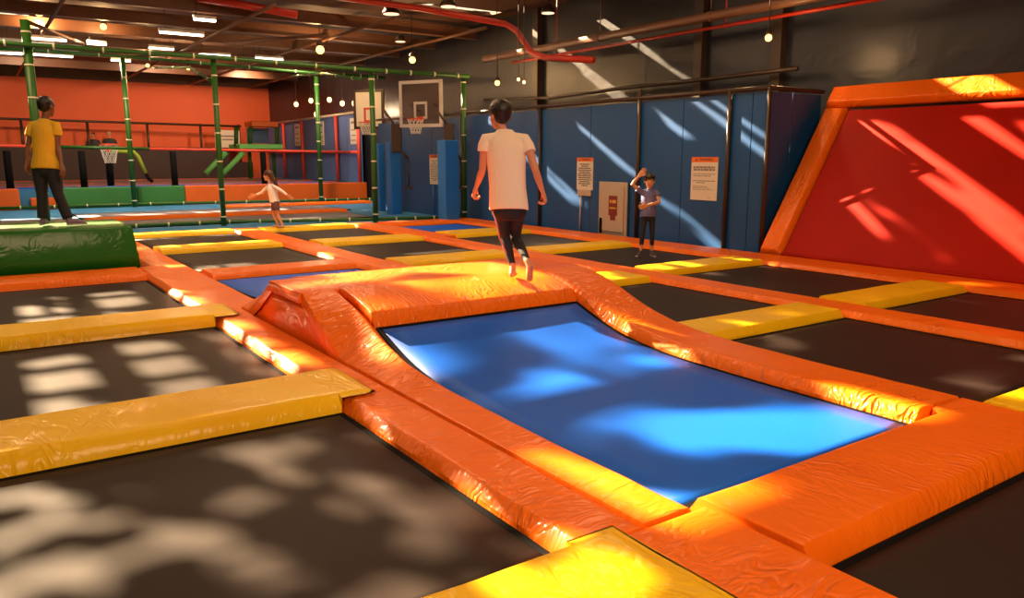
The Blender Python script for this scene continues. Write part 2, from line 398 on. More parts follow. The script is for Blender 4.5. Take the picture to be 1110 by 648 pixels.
# yellow cross pads, left column: the tip lies on the orange strip
def yellow_tip(x0, x1, xt, y0, y1, h, label):
    b = padmesh(x0, xt, y0+.004, y1-.004, h, None, res=.06, strips=True)
    cols = sorted({round(v[0], 3) for v in b.v if y0+.2 < v[1] < y1-.2}, key=lambda c: abs(c-x1))[:2]; lo, hi = min(cols), max(cols); nv = []
    for v in b.v:
        x, y, z = v
        if abs(x-lo) < .02: x = x1-.008
        elif abs(x-hi) < .02: x = x1-.005
        if x > x1-.006: z = max(z, .088)     # the end lies on top of the orange strip
        nv.append((x, y, z))
    b.v = nv
    o = smooth_by_angle(b.build('yellow_pad', M['yellow'], None, True, origin=((x0+x1)/2, (y0+y1)/2, 0)))
    return tag(o, label, 'pad', 'yellow cross pads')
yellow_tip(XL0, X1, 1.93, 1.42, 2.12, .108, 'yellow cross pad cut by the bottom edge, nearest of the yellow ones')
yellow_tip(XL0, X1, 1.93, 4.26, 4.94, .108, 'long glossy yellow cross pad behind the big near black bed')
yellow_tip(XL0, X1, 1.93, 7.18, 7.84, .108, 'long yellow cross pad, second before the green foam block')
pad('safety_pad', XL0, X1, 10.46, 11.3, .085, 'orange_x', 'orange-yellow cross pad at the foot of the green foam block', flush='R')
Y = 'yellow'; G = 'yellow cross pads'
def yp(x0, x1, y0, y1, label, mat='yellow', h=.075): pad('yellow_pad' if mat == 'yellow' else 'safety_pad', x0, x1, y0, y1, h, mat, label, None, G if mat == 'yellow' else None, flush='LR')
yp(X4, X5, 1.5, 2.14, 'yellow cross pad whose corner shows at the lower edge beyond the wide orange pad')
yp(X4, X5, 4.2, 4.78, 'yellow cross pad touching the side of the blue ramp bed')
yp(X6, X7, 4.24, 4.86, 'yellow cross pad before the middle of the red wall')
yp(X6, X7, 1.5, 2.14, 'yellow cross pad near the red wall at the edge of the view')
yp(X4, X5, 6.78, 7.5, 'bright yellow cross pad beside the top of the mound')
yp(X6, X7, 7.02, 7.66, 'yellow cross pad at the foot of the red wall frame, nearest the child in blue')
yp(X4, X5, 9.72, 10.35, 'yellow cross pad just behind the mound and under the boy in white')
yp(X6, X7, 9.72, 10.35, 'yellow cross pad behind the child in blue')
yp(X4, X5+.04, 12.68, 13.45, 'yellow cross pad farther behind the mound, before the bed by the girl')
yp(6.86, 7.5, 16.5, 17.0, 'small yellow end pad by the net post') if False else None
yp(7.5, X7+.05, 12.7, 13.6, 'yellow cross pad behind the boy in white near the net')
yp(X2, X3, 13.1, 13.85, 'yellow cross pad beyond the end of the green foam block')
yp(X2, X3, 16.0, 16.6, 'yellow end pad under the net beside the green foam block')
yp(X4, 6.79, 15.8, 16.5, 'yellow end pad under the net beside the running girl')
yp(X2, X3, 9.98, 10.62, 'orange cross pad behind the small blue bed', 'orange_x')
yp(7.495, 9.2, 15.6, 16.3, 'orange end pad under the net in the far corner', 'orange_x')

# the mound
mound = empty('ramp_mound', (3.45, 6.27, -.03), 'raised orange padded mound between the large blue bed and the small blue bed', 'ramp')
MBASE = (3.45, 6.27, -.03)
rel(padmesh(2.035, 4.87, 5.904, 6.646, .07, lambda x, y: .392, z0=-.02, res=.06, puff=.004, flush='LRFB'), MBASE).build('top_pad', M['orange_s'], mound, True)
def lip():
    mb = padmesh(X2, X3, 5.24, 5.9, .082, lambda x, y: zb(y), z0=-.02, res=.05, flush='LRB', puff=.004); return mb
rel(lip(), MBASE).build('front_pad', M['orange_x'], mound, True)
rel(padmesh(X2, X3, 6.65, 7.38, .07, lambda x, y: zb(y), z0=-.02, res=.06, flush='LRF'), MBASE).build('rear_pad', M['orange_x'], mound, True)
def skirt(x, flare, y0, y1, fb):
    mb = MB(); vs = []; ny = 44; nz = 7
    for j in range(ny+1):
        y = y0+(y1-y0)*j/ny; top = max(-.0296, fb(x, y)-.037)
        for k in range(nz+1):
            t = k/nz; z = -.0298+(top+.0298)*t
            w = .006*noise.noise(V((y*6, z*3, 2)))*(1-abs(2*t-1))+.012*math.sin(9*y+5*z)*t*(1-t)
            vs.append((x+flare*(1-t)**2+w, y, z))
    n = len(vs); ins = -.012 if flare > 0 else .012
    vs += [(v[0]+ins, v[1], v[2]) for v in vs]
    fs = []
    for j in range(ny):
        for k in range(nz):
            a = j*(nz+1)+k; q = (a, a+1, a+nz+2, a+nz+1); fs.append(q); fs.append(tuple(n+i for i in reversed(q)))
    for k in range(nz):
        fs += [(k, n+k, n+k+1, k+1), (ny*(nz+1)+k+1, n+ny*(nz+1)+k+1, n+ny*(nz+1)+k, ny*(nz+1)+k)]
    for j in range(ny):
        a = j*(nz+1); fs += [(a, a+nz+1, n+a+nz+1, n+a)]; a += nz; fs += [(a, n+a, n+a+nz+1, a+nz+1)]
    return mb.add(vs, fs)
rel(skirt(2.068, -.003, 5.17, 7.37, zleft), MBASE).build('side_skirt', M['orange_s'], mound, True)
rel(skirt(4.835, .003, 4.4, 8.1, lambda x, y: zb(y)), MBASE).build('side_skirt', M['orange_s'], mound, True)
mb = MB(); mb.box(2.2, 4.7, 6.0, 6.55, -.03, .33); rel(mb, MBASE).build('inner_frame', M['black'], mound)

# ------------------------------------------------------------------ green foam block
BB = (.3, 12.1, -.03)
t = empty('foam_block', BB, 'large shiny green foam block with the man in yellow standing on it', 'foam block')
g = padmesh(-1.6, 1.79, 11.42, 13.1, .60, None, puff=.012, res=.09)
rel(g, BB).build('cover', M['green_v'], t, True)
mb = MB(); mb.tube([(-1.55, 11.43, .01), (1.72, 11.43, .01), (1.79, 11.5, .01), (1.79, 13.0, .01)], .008, 6)
rel(mb, BB).build('bottom_seam', M['greenpad'], t, True)

# ------------------------------------------------------------------ floor, walls, ceiling
def struct(name, mb, mat, smooth=False, parent=None, bevel=0):
    o = mb.build(name, M[mat] if isinstance(mat, str) else mat, parent, smooth, bevel=bevel)
    if parent is None: o['kind'] = 'structure'
    return o
XR = 12.3; YB = 38.5; XLW = -8.0; YF = -5.0; ZC = 5.2
struct('floor', MB().box(XLW, XR, YF, YB, -.23, -.03), 'floor')
struct('wall_right', MB().box(XR, XR+.2, YF, YB, -.23, ZC), 'blackwall')
struct('wall_left', MB().box(XLW-.2, XLW, YF, YB, -.23, ZC), 'blackwall')
struct('wall_front', MB().box(XLW, XR, YF-.2, YF, -.23, ZC), 'blackwall')
struct('wall_back', MB().box(XLW, XR, YB, YB+.2, -.23, 4.75), 'redwall')
struct('trim_1', MB().box(XLW, XR, YB, YB+.2, 4.75, ZC), 'ceil')
struct('floor_blue', MB().box(XLW, XR-.01, 17.0, 27.2, -.03, -.022), 'bluefloor')
struct('floor_raised', MB().box(XLW, XR-.01, 27.6, YB-.01, -.03, .56), 'bluefloor')

# roof windows added to aim the sun patches: (x0,x1,y0,y1, glass key)
GL = {  # blotches are light masks added to break up the sun
 'spotted': gobo_glass('spotted_gobo_glass', 3.0, .56, .585, 3.1),
 'clean': gobo_glass('clear_gobo_glass', 1.5, .40, .46, 8.3),
 'cloud': gobo_glass('soft_gobo_glass', 1.15, .46, .56, 2.2, .8, 1.2),
 'streak': gobo_glass('streak_gobo_glass', 1.5, .49, .57, 5.7, .6, 1.5),
 'sparse': gobo_glass('sparse_gobo_glass', 1.3, .54, .66, 1.9, 1.5, .8),
 'far': gobo_glass('far_gobo_glass', 1.2, .40, .5, 6.1),
}
SKY = [
 (-4.6, -1.45, 10.9, 13.7, 'spotted', .0, .0),
 (-4.6, -1.35, 14.5, 16.55, 'clean', .66, .72),
 (-4.6, -1.4, 17.4, 19.4, 'clean', .7, .8),
 (-1.25, 1.2, 11.3, 13.0, 'cloud', 0, 0),
 (-1.1, 1.3, 13.35, 15.6, 'cloud', 0, 0),
 (1.6, 4.4, 11.2, 12.2, 'sparse', 0, 0),
 (1.6, 6.4, 13.2, 14.0, 'sparse', 0, 0),
 (1.6, 6.2, 16.2, 17.2, 'sparse', 0, 0),
 (6.9, 9.4, 10.6, 11.5, 'streak', 0, 0),
 (6.9, 9.4, 12.4, 13.2, 'streak', 0, 0),
 (6.9, 9.4, 14.0, 14.9, 'streak', 0, 0),
 (8.0, 10.6, 15.5, 15.95, 'clean', 0, 0),
 (6.6, 8.8, 18.0, 18.55, 'clean', 0, 0),
 (9.3, 11.9, 17.6, 18.3, 'clean', 0, 0),
 (10.85, 11.95, 15.2, 15.7, 'clean', 0, 0),
 (9.45, 10.35, 10.1, 11.0, 'clean', 0, 0),
 (7.2, 10.4, 20.6, 21.3, 'clean', 0, 0),
 (-3.6, 1.2, 20.4, 21.2, 'far', 0, 0),
 (-3.6, 1.2, 22.6, 23.4, 'far', 0, 0),
 (2.2, 5.6, 20.2, 20.8, 'far', 0, 0),
 (-3.6, 1.8, 25.0, 25.9, 'far', 0, 0),
 (2.6, 5.0, 25.4, 26.0, 'far', 0, 0),
 (-4.0, 4.0, 28.2, 29.0, 'far', 0, 0),
 (-4.0, 4.4, 32.2, 33.0, 'far', 0, 0),
 (6.0, 9.4, 30.6, 31.2, 'far', 0, 0),
]
xs = sorted({XLW-.2, XR+.2, *[s[0] for s in SKY], *[s[1] for s in SKY]}); ys = sorted({YF-.2, YB+.2, *[s[2] for s in SKY], *[s[3] for s in SKY]})
mb = MB()
for i in range(len(xs)-1):
    for j in range(len(ys)-1):
        cx, cy = (xs[i]+xs[i+1])/2, (ys[j]+ys[j+1])/2
        if any(s[0] < cx < s[1] and s[2] < cy < s[3] for s in SKY): continue
        mb.box(xs[i], xs[i+1], ys[j], ys[j+1], ZC, ZC+.1)
struct('ceiling', mb, 'ceil')
for k, (x0, x1, y0, y1, gk, bx, by) in enumerate(SKY):
    e = empty('window_%d' % (k+1), ((x0+x1)/2, (y0+y1)/2, ZC+.05), None, None); e['kind'] = 'structure'  # added roof window, placed by where its sun patch falls
    b = (e.location.x, e.location.y, e.location.z)
    rel(MB().box(x0+.001, x1-.001, y0+.001, y1-.001, ZC+.05, ZC+.055), b).build('pane', GL[gk], e)
    fr = MB()
    w = .04
    fr.box(x0+.002, x0+w, y0+.002, y1-.002, ZC+.02, ZC+.09).box(x1-w, x1-.002, y0+.002, y1-.002, ZC+.02, ZC+.09)
    fr.box(x0+w, x1-w, y0+.002, y0+w, ZC+.02, ZC+.09).box(x0+w, x1-w, y1-w, y1-.002, ZC+.02, ZC+.09)
    if bx:  # wide bars added to divide the sun patch
        x = x0+bx
        while x < x1-.2: fr.box(x-.13, x+.13, y0+w, y1-w, ZC+.02, ZC+.09); x += bx
    if by:
        y = y0+by
        while y < y1-.2: fr.box(x0+w, x1-w, y-.06, y+.06, ZC+.02, ZC+.09); y += by
    rel(fr, b).build('window_frame', M['steel'], e)

# roof steel
def beam(name, pts, r, mat, label, cat='beam', group=None, n=8, rods=()):
    base = V(pts[0]); mb = MB(); mb.tube([V(p) for p in pts], r, n)
    for q in rods: mb.tube([V(q), V((q[0], q[1], ZC))], .012, 5).tube([V(q)-V((0, .02, 0)), V(q)+V((0, .02, 0))], r+.012, 10)
    o = mb.build(name, M[mat], None, True, origin=base); return tag(o, label, cat, group)
def ibeam(p0, p1, h, w, label, group):
    p0, p1 = V(p0), V(p1); d = p1-p0; L = d.length; t = d/L; s = t.cross(V((0,0,1))).normalized(); c = (p0+p1)/2
    mb = MB(); up = V((0,0,1))
    mb.obox(c+up*(h/2), t*L/2, s*w/2, up*.012).obox(c-up*(h/2), t*L/2, s*w/2, up*.012).obox(c, t*L/2, s*.01, up*(h/2-.012))
    o = mb.build('roof_beam', M['steel'], None, origin=c); return tag(o, label, 'beam', group)
W1 = ['first', 'second', 'third', 'fourth', 'fifth', 'sixth', 'seventh', 'eighth', 'ninth']
for i, y in enumerate((19.6, 22.0, 24.4, 27.2, 30.0, 34.2)):
    ibeam((XLW+.05, y, 4.93), (XR-.05, y, 4.93), .26, .16, 'brown steel roof beam across the hall, %s from the camera' % W1[i], 'main roof beams')
for i, x in enumerate((-2.5, -.2, 2.0, 5.8, 8.6, 11.2)):
    beam('roof_purlin', [(x, 17.4, 4.74), (x, 37.9, 4.74)], .045, 'steel', 'thin brown roof purlin under the beams, %s counting toward the dark wall' % W1[i], 'beam', 'thin roof purlins')
# diagonal braces
for i, (a, b) in enumerate((((1.5, 22.0, 4.6), (3.0, 25.4, 4.62)), ((6.2, 23.0, 4.6), (8.0, 20.0, 4.62)), ((4.4, 27.4, 4.55), (6.4, 24.6, 4.6)))):
    beam('roof_brace', [a, b], .05, 'steel', 'slanting brown roof brace under the ceiling, %s from the red wall side' % W1[2-i], 'beam', 'roof braces')
# red sprinkler pipes
ZP = 4.6
def gz(px, py, z):
    r = FW*FPX+RT*(px-555)-UP*(py-324); t = (z-HC)/r.z; return V((0, 0, HC))+r*t
a = [gz(368, -4, ZP), gz(455, 8, ZP), gz(553, 27, ZP), gz(577, 55, ZP-.35), gz(645, 66, ZP-.35)]
# keep the run level and at one distance scale
a = [at(330, -8, 17.4), at(455, 9, 17.8), at(548, 26, 18.1), at(560, 33, 18.0), at(576, 57, 17.2), at(590, 62, 16.9), at(643, 65, 15.6)]
beam('sprinkler_pipe', a, .07, 'redpipe', 'thick red overhead pipe with a steep bend above the boy in white', 'pipe')
beam('hanging_pipe', [at(215, -2, 17.6), at(262, 5, 17.8), at(322, 16, 18)], .09, 'redpipe', 'short dull red overhead pipe near the ceiling, over the netting', 'pipe')
beam('hanging_pipe', [(11.2, 5.6, 3.98), (11.2, 8.75, 3.98), (11.2, 17.5, 3.98)], .085, 'steel', 'long rusty brown pipe running high along the dark wall', 'pipe', rods=[(11.2, y, 3.98) for y in (7, 10, 13, 16)])
beam('hanging_pipe', [(11.6, 4.6, 3.86), (11.6, 10.0, 3.86), (11.6, 16.8, 3.86)], .035, 'redpipe', 'thin reddish pipe running just under the rusty brown pipe', 'pipe', rods=[(11.6, y, 3.86) for y in (6, 10, 15)])
beam('wall_rail', [(11.85, 8.6, 3.0), (11.85, 10.5, 2.98), (11.85, 13, 2.98), (11.85, 15.5, 2.93), (11.85, 18.5, 3.05)], .04, 'darksteel', 'dark pipe sagging along the wall just above the blue panels', 'pipe')
for i, yy in enumerate((9.3, 11.15, 16.6)):
    mb = MB(); mb.box(XR-.16, XR, yy-.11, yy+.11, -.03, ZC-.01)
    o = mb.build('wall_column', M['darksteel'], None, origin=(XR-.08, yy, 0), bevel=.01)
    o['kind'] = 'structure'; o.name = 'trim_%d' % (i+2)

# ------------------------------------------------------------------ panel fence (blue)
FX = 10.2
pf = empty('panel_fence', (FX, 12, -.03), 'high blue panel fence with dark posts and top rail along the dark wall', 'fence')
PB = (FX, 12, -.03)
def fp(mb): return rel(mb, PB)
posts = [7.86, 8.62, 10.7, 13.74, 17.0]
edges = [7.93, 8.2, 8.62, 9.65, 10.7, 12.1, 13.74, 15.3, 17.0, 18.6, 20.2, 21.9]
for a, b in zip(edges, edges[1:]):
    fp(MB().box(FX+.03, FX+.07, a+.006, b-.006, -.03, 2.5)).build('panel', M['panel'], pf, bevel=.004)
for a, b in ((10.3, 10.85), (10.85, 11.6)):
    fp(MB().box(a+.006, b-.006, 7.93, 7.97, -.03, 2.5)).build('panel', M['panel'], pf, bevel=.004)
for y in posts:
    m = MB(); m.tube([(FX-.01, y, -.03), (FX-.01, y, 2.56 if y != 10.7 else 2.72)], .036, 10)
    fp(m).build('post', M['darksteel'], pf, True)
fp(MB().tube([(FX-.01, 7.84, 2.55), (FX-.01, 21.9, 2.6)], .035, 8)).build('top_rail', M['darksteel'], pf, True)
fp(MB().tube([(FX-.01, 7.86, 2.55), (11.6, 7.9, 2.55)], .035, 8)).build('top_rail', M['darksteel'], pf, True)

# signs on the fence
def textmesh(s, size):
    cu = bpy.data.curves.new('t', 'FONT'); cu.body = s; cu.size = size; cu.extrude = .001; cu.align_x = 'CENTER'; cu.align_y = 'CENTER'
    ob = bpy.data.objects.new('t', cu); C.objects.link(ob); bpy.context.view_layer.update()
    me = bpy.data.meshes.new_from_object(ob.evaluated_get(bpy.context.evaluated_depsgraph_get()))
    C.objects.unlink(ob); bpy.data.objects.remove(ob)
    vs = [tuple(v.co) for v in me.vertices]; fs = [tuple(p.vertices) for p in me.polygons]; return vs, fs
def sign(yc, z0, z1, w, label, lines, bracket=False, seed=1):
    """board on the fence facing -X; local frame: across = -Y"""
    x = FX+.028; h = z1-z0
    s = empty('rules_sign', (x, yc, z0), label, 'sign', 'white rules signs with orange headers')
    MB().box(-.012, -.001, -w/2, w/2, 0, h).build('board', M['paper'], s)
    MB().box(-.0135, -.0121, -w/2, w/2, h*.88, h).build('header_band', M['signorange'], s)
    vs, fs = textmesh('WARNING', h*.085)
    MB().add([(-.0145-v[2], -v[0]-w*.06, v[1]+h*.94) for v in vs], fs).build('header_text', M['ink'], s)
    k = MB(); k.add([(-.0145, w*.36, h*.91), (-.0145, w*.28, h*.91), (-.0145, w*.32, h*.97)], [(0, 1, 2)])
    k.build('warning_triangle', M['ink'], s)
    rnd = random.Random(seed); m = MB()
    for (zf, th, n, f0, f1) in lines:
        y = -w/2*.82
        ws = []
        a = -w*.42*f0; e = w*.42*f1; yy = a
        while yy < e:
            l = min(rnd.uniform(.03, .09)*w*2, e-yy); m.box(-.0135, -.0121, -yy-l, -yy, h*zf, h*(zf+th)); yy += l+.02*w
    m.build('lettering', M['ink'] if bracket else M['inkgrey'], s)
    if bracket:
        MB().box(-.03, -.001, -w*.42, w*.42, -.12, -.002).build('leaflet_box', M['cream'], s, bevel=.01)
        MB().tube([(-.02, w*.2, -.12), (-.02, w*.26, -z0-.02)], .014, 8).build('stand_pole', M['cream'], s, True)
    return s
big = [(.74, .045, 2, 1, .95), (.685, .045, 2, 1, .95), (.60, .015, 1, 1, 1), (.555, .018, 1, 1, .6), (.44, .02, 1, 1, 1), (.40, .018, 1, .7, .1), (.31, .015, 1, 1, .3), (.275, .012, 1, 1, .6), (.24, .012, 1, 1, .9), (.06, .012, 1, -.4, .6)]
sm = [(.78, .03, 1, .7, .7), (.72, .03, 1, .5, .5), (.66, .03, 1, .9, .9), (.60, .03, 1, 1, 1), (.54, .03, 1, .8, .8), (.48, .03, 1, 1, .9), (.42, .03, 1, 1, 1), (.36, .03, 1, .9, .9), (.30, .03, 1, 1, 1), (.24, .03, 1, .8, .8), (.18, .03, 1, .9, .9), (.12, .03, 1, .5, .5)]
sign(9.12, .79, 1.51, .58, 'large white sign with orange header, on the fence nearest the slanted red wall', big, False, 3)
sign(12.25, .86, 1.50, .50, 'white sign with orange header beside the small cream door, leaflet box under it', sm, True, 5)
sign(18.45, .80, 1.58, .55, 'white sign with orange header on the fence beyond the net, above a thin blue pole', sm, False, 9)
beam('sign_pole', [(FX-.03, 18.45, -.022), (FX-.03, 18.45, .79)], .022, 'bluepad', 'thin blue pole standing under the sign beyond the net', 'pole')

# small door in the fence
d = empty('small_door', (FX, 11.35, -.02), 'small cream door with a maroon poster set in the blue fence', 'door')
MB().box(-.03, .0, -.40, .40, .02, 1.06).build('frame', M['cream'], d, bevel=.006)
MB().box(-.05, -.031, -.33, .34, .08, .99).build('leaf', M['cream'], d, bevel=.004)
MB().box(-.055, -.0505, -.32, .33, .10, .115).build('bottom_groove', M['ink'], d)
h = MB().box(-.075, -.051, .27, .33, .06, .36).build('handle', M['black'], d, bevel=.008)
p = MB(); p.add([(-.053, .08, .78), (-.053, -.16, .78), (-.053, -.16, .42), (-.053, -.10, .40), (-.053, -.09, .31), (-.053, .0, .31), (-.053, .02, .40), (-.053, .08, .42)], [tuple(range(8))])
p = MB().box(-.056, -.0505, -.16, .08, .42, .80).box(-.056, -.0505, -.11, .03, .33, .42); po = p.build('poster', M['poster'], d)
MB().box(-.058, -.0565, -.13, -.02, .66, .72).box(-.058, -.0565, -.13, .05, .55, .58).box(-.058, -.0565, .0, .05, .66, .72).build('lettering', M['gold'], po)

# ------------------------------------------------------------------ slanted red trampoline wall
P0 = V((10.05, 0, .03)); P1 = V((11.50, 0, 2.23)); sl = (P1-P0); SLL = sl.length; su = sl.normalized(); sn = V((-su.z, 0, su.x))  # normal toward the room
YR0, YR1 = 1.4, 7.36
TB = (10.1, 4.4, -.03)
tw = empty('wall_trampoline', TB, 'big slanted red trampoline wall framed by orange pads', 'trampoline')
def spt(s, y, n): return P0+su*s+V((0, y, 0))+sn*n
mb = MB(); ns, ny = 16, 24; vs = []
for k in (0, -.02):
    for i in range(ns+1):
        for j in range(ny+1):
            s = SLL*i/ns; y = YR0+(YR1-YR0)*j/ny
            vs.append(spt(s, y, k-.03*math.sin(PI*i/ns)*math.sin(PI*j/ny)))
m = (ns+1)*(ny+1); fs = []
for i in range(ns):
    for j in range(ny):
        a = i*(ny+1)+j; q = (a, a+1, a+ny+2, a+ny+1); fs.append(q); fs.append(tuple(m+v for v in reversed(q)))
mb.add(vs, fs); rel(mb, TB).build('bed', M['bed_red'], tw, True)
def slpad(s0, s1, y0, y1, h, name, mat):
    mb = padmesh(y0, y1, s0, s1, h, None, z0=-.04, res=.07, puff=.01, soft=False)
    mb.v = [tuple(spt(v[1], v[0], v[2])) for v in mb.v]
    rel(mb, TB).build(name, M[mat], tw, True)
slpad(-.0, SLL+.05, 7.37, 7.78, .09, 'side_pad', 'orange_y')
slpad(-.0, SLL+.05, .98, 1.39, .09, 'side_pad', 'orange_y')
slpad(SLL+.06, SLL+.46, .98, 7.80, .10, 'top_pad', 'orange_s')
# skirt crease at the bottom and steel frame behind
mb = MB(); mb.tube([spt(.015, YR0, .03), spt(.015, YR1, .03)], .03, 8); rel(mb, TB).build('bottom_hem', M['bed_red'], tw, True)
mb = MB()
for y in (1.2, 7.55): mb.obox(spt(SLL/2, y, -.12), su*SLL/2, V((0, .04, 0)), sn*.04); mb.box(11.42, 11.5, y-.04, y+.04, -.03, 2.0)
mb.obox(spt(SLL+.2, 4.4, -.1), su*.04, V((0, 3.2, 0)), sn*.04)
rel(mb, TB).build('steel_frame', M['darksteel'], tw)

# ------------------------------------------------------------------ net posts and beams
def net_post(name, base, top, r, label, group, lo=.2, step=.62):
    b = V(base); t = empty(name, b, label, 'post', group)
    MB().tube([(0, 0, 0), (0, 0, top-b.z)], r, 12).build('foam_sleeve', M['greenpad'], t, True)
    z = lo; first = None
    while z < top-b.z-.1:
        if first is None:
            first = MB().tube([(0, 0, -.016), (0, 0, .016)], r+.006, 12).build('tie_band', M['tie'], t, True); first.location = (0, 0, z)
        else:
            c = first.copy(); C.objects.link(c); c.parent = t; c.location = (0, 0, z)
        z += step
    return t
NB = [(1.35, 18.4), (4.68, 18.4), (7.85, 17.1), (10.05, 16.85)]
NT = [4.12, 3.66, 3.50, 3.44]
net_post('net_post', (1.2, 18.35, -.022), 4.12, .085, 'thick green padded net post right behind the man in yellow', 'near net posts')
net_post('net_post', (4.68, 18.35, -.022), 3.66, .062, 'green padded net post between the man in yellow and the running girl', 'near net posts')
net_post('net_post', (7.88, 17.15, -.022), 3.50, .062, 'green padded net post with pale ties, in front of the white backboard', 'near net posts')
net_post('net_post', (10.02, 16.6, -.022), 3.44, .055, 'green padded net post at the blue fence, behind the boy in white', 'near net posts')
net_post('net_post', (4.2, 26.9, -.022), 4.5, .075, 'green padded far net post before the green foam wall, near the small hoop', 'far net posts')
net_post('net_post', (9.9, 25.9, -.022), 4.25, .075, 'green padded post of the far net in front of the orange foam wall', 'far net posts')
def net_beam(pts, r, label, mat='greenpad', ties=9, group=None):
    b = V(pts[0]); t = empty('net_beam', b, label, 'net beam', group)
    P = [V(p)-b for p in pts]
    MB().tube(P, r, 10).build('foam_sleeve', M[mat], t, True)
    L = (P[-1]-P[0]).length; d = (P[-1]-P[0]).normalized(); first = None
    for i in range(ties):
        q = P[0]+(P[-1]-P[0])*((i+.5)/ties)
        if len(P) > 2:
            f = (i+.5)/ties*(len(P)-1); k = int(f); q = P[k]+(P[k+1]-P[k])*(f-k)
        if first is None:
            first = MB().tube([d*-.018, d*.018], r+.007, 10).build('tie_band', M['tie'], t, True); first.location = q
        else:
            c = first.copy(); C.objects.link(c); c.parent = t; c.location = q
    return t
net_beam([(-1.8, 18.3, 3.70), (1.2, 18.2, 3.64), (4.68, 18.21, 3.65), (7.88, 17.01, 3.46), (10.1, 16.46, 3.41)], .05, 'green padded top beam of the near net, running the width of the view', ties=16)
net_beam([(1.9, 18.48, .06), (4.95, 18.48, .05), (7.88, 17.28, .05), (10.0, 16.73, .05)], .04, 'green padded bottom beam of the near net, behind the running girl', ties=14)
net_beam([(-1.0, 27.08, .06), (4.2, 27.07, .06), (9.9, 26.07, .06), (12.1, 25.45, .06)], .045, 'green padded bottom beam of the far net at the foot of the foam wall', ties=18)
net_beam([(-1.0, 26.74, 4.5), (4.2, 26.74, 4.5), (9.9, 25.74, 4.26), (12.1, 25.2, 4.2)], .05, 'green padded top beam of the far net', ties=12)
net_beam([(4.72, 18.6, 3.15), (4.9, 21.5, 3.75), (5.0, 26.5, 4.2)], .035, 'thin green beam joining the near and far nets overhead, closer to the man', ties=5)
net_beam([(7.8, 17.5, 3.3), (8.4, 21.5, 3.8), (9.0, 25.6, 4.1)], .035, 'thin green beam joining the near and far nets overhead, closer to the hoops', ties=5)

# court beyond the net: long grey beds and orange pads
trampoline(2.2, 8.6, 18.7, 20.9, 'bed_grey', 'wide pale grey bed just beyond the near net, behind the running girl')
trampoline(-3.0, 1.9, 18.8, 22.6, 'bed_grey', 'mauve grey bed beyond the green foam block, behind the man in yellow')
trampoline(2.2, 9.2, 21.7, 24.2, 'bed_grey', 'long grey-blue bed in front of the foam wall')
pad('safety_pad', 2.2, 8.8, 20.95, 21.6, .07, 'orange_x', 'long thin orange pad line beyond the near net', res=.15)
pad('safety_pad', 6.4, 11.2, 24.6, 25.2, .07, 'orange_x', 'faint orange pad line at the foot of the orange foam wall', res=.15)

# foam wall
def block(x0, x1, y0, y1, z1, mat, label):
    o = MB().box(x0, x1, y0, y1, -.03, z1).build('foam_wall_block', M[mat], None, origin=((x0+x1)/2, (y0+y1)/2, -.03), bevel=.03); tag(o, label, 'foam block', 'foam wall blocks'); return o
block(-4.5, 1.18, 27.22, 27.58, .60, 'foamorange', 'orange foam wall block left of the man in yellow')
block(2.2, 4.35, 27.22, 27.58, .60, 'foamgreen', 'green foam wall block beside the man in yellow')
block(4.36, 5.78, 27.22, 27.58, .60, 'foamgreen', 'green foam wall block next to the orange foam wall')
block(5.79, 12.2, 27.22, 27.58, .60, 'foamorange', 'long orange foam wall block behind the running girl')
block(1.45, 2.1, 27.3, 27.58, .32, 'foamorange', 'low orange foam step between the foam walls behind the man in yellow')

# far court surface
for i, (y0, y1, mat, lab) in enumerate(((27.9, 29.2, 'bed_blue', 'blue bed on the far court, closest to the foam wall'), (29.7, 31.6, 'bed_grey', 'greyish bed in the middle of the far court'), (32.2, 35.6, 'bed_grey', 'farthest greyish bed on the far court'))):
    o = MB().box(-3.5, 11.2, y0, y1, .56, .585).build('court_bed', M[mat], None, origin=(4, y0, .56)); tag(o, lab, 'trampoline')
for i, (y0, y1, lab) in enumerate(((29.22, 29.68, 'orange pad line on the far court nearest the foam wall'), (31.62, 32.18, 'orange pad line on the far court, middle one'), (35.7, 36.9, 'orange pad line at the foot of the dark barrier'))):
    o = MB().box(-3.5, 11.8, y0, y1, .56, .592).build('court_pad', M['foamorange'], None, origin=(4, y0, .56), bevel=.02); tag(o, lab, 'pad')

# fence standing on the foam wall: rail and padded posts
fr = empty('court_fence', (6, 27.75, .56), 'low fence on the foam wall with red and green padded rail and black padded posts', 'fence'); FB = (6, 27.75, .56)
rel(MB().tube([(-2.5, 27.75, 1.86), (2.3, 27.75, 1.83)], .045, 10), FB).build('red_rail', M['redpad'], fr, True)
rel(MB().tube([(2.3, 27.75, 1.83), (4.9, 27.75, 1.78)], .05, 10), FB).build('green_rail', M['greenpad'], fr, True)
rel(MB().tube([(4.9, 27.75, 1.78), (11.8, 27.75, 1.70)], .045, 10), FB).build('red_rail', M['redpad'], fr, True)
for x in (-1.5, 1.0, 2.95, 5.6, 8.55):
    rel(MB().tube([(x, 27.75, .56), (x, 27.75, 1.7)], .1, 12), FB).build('padded_post', M['black'], fr, True)

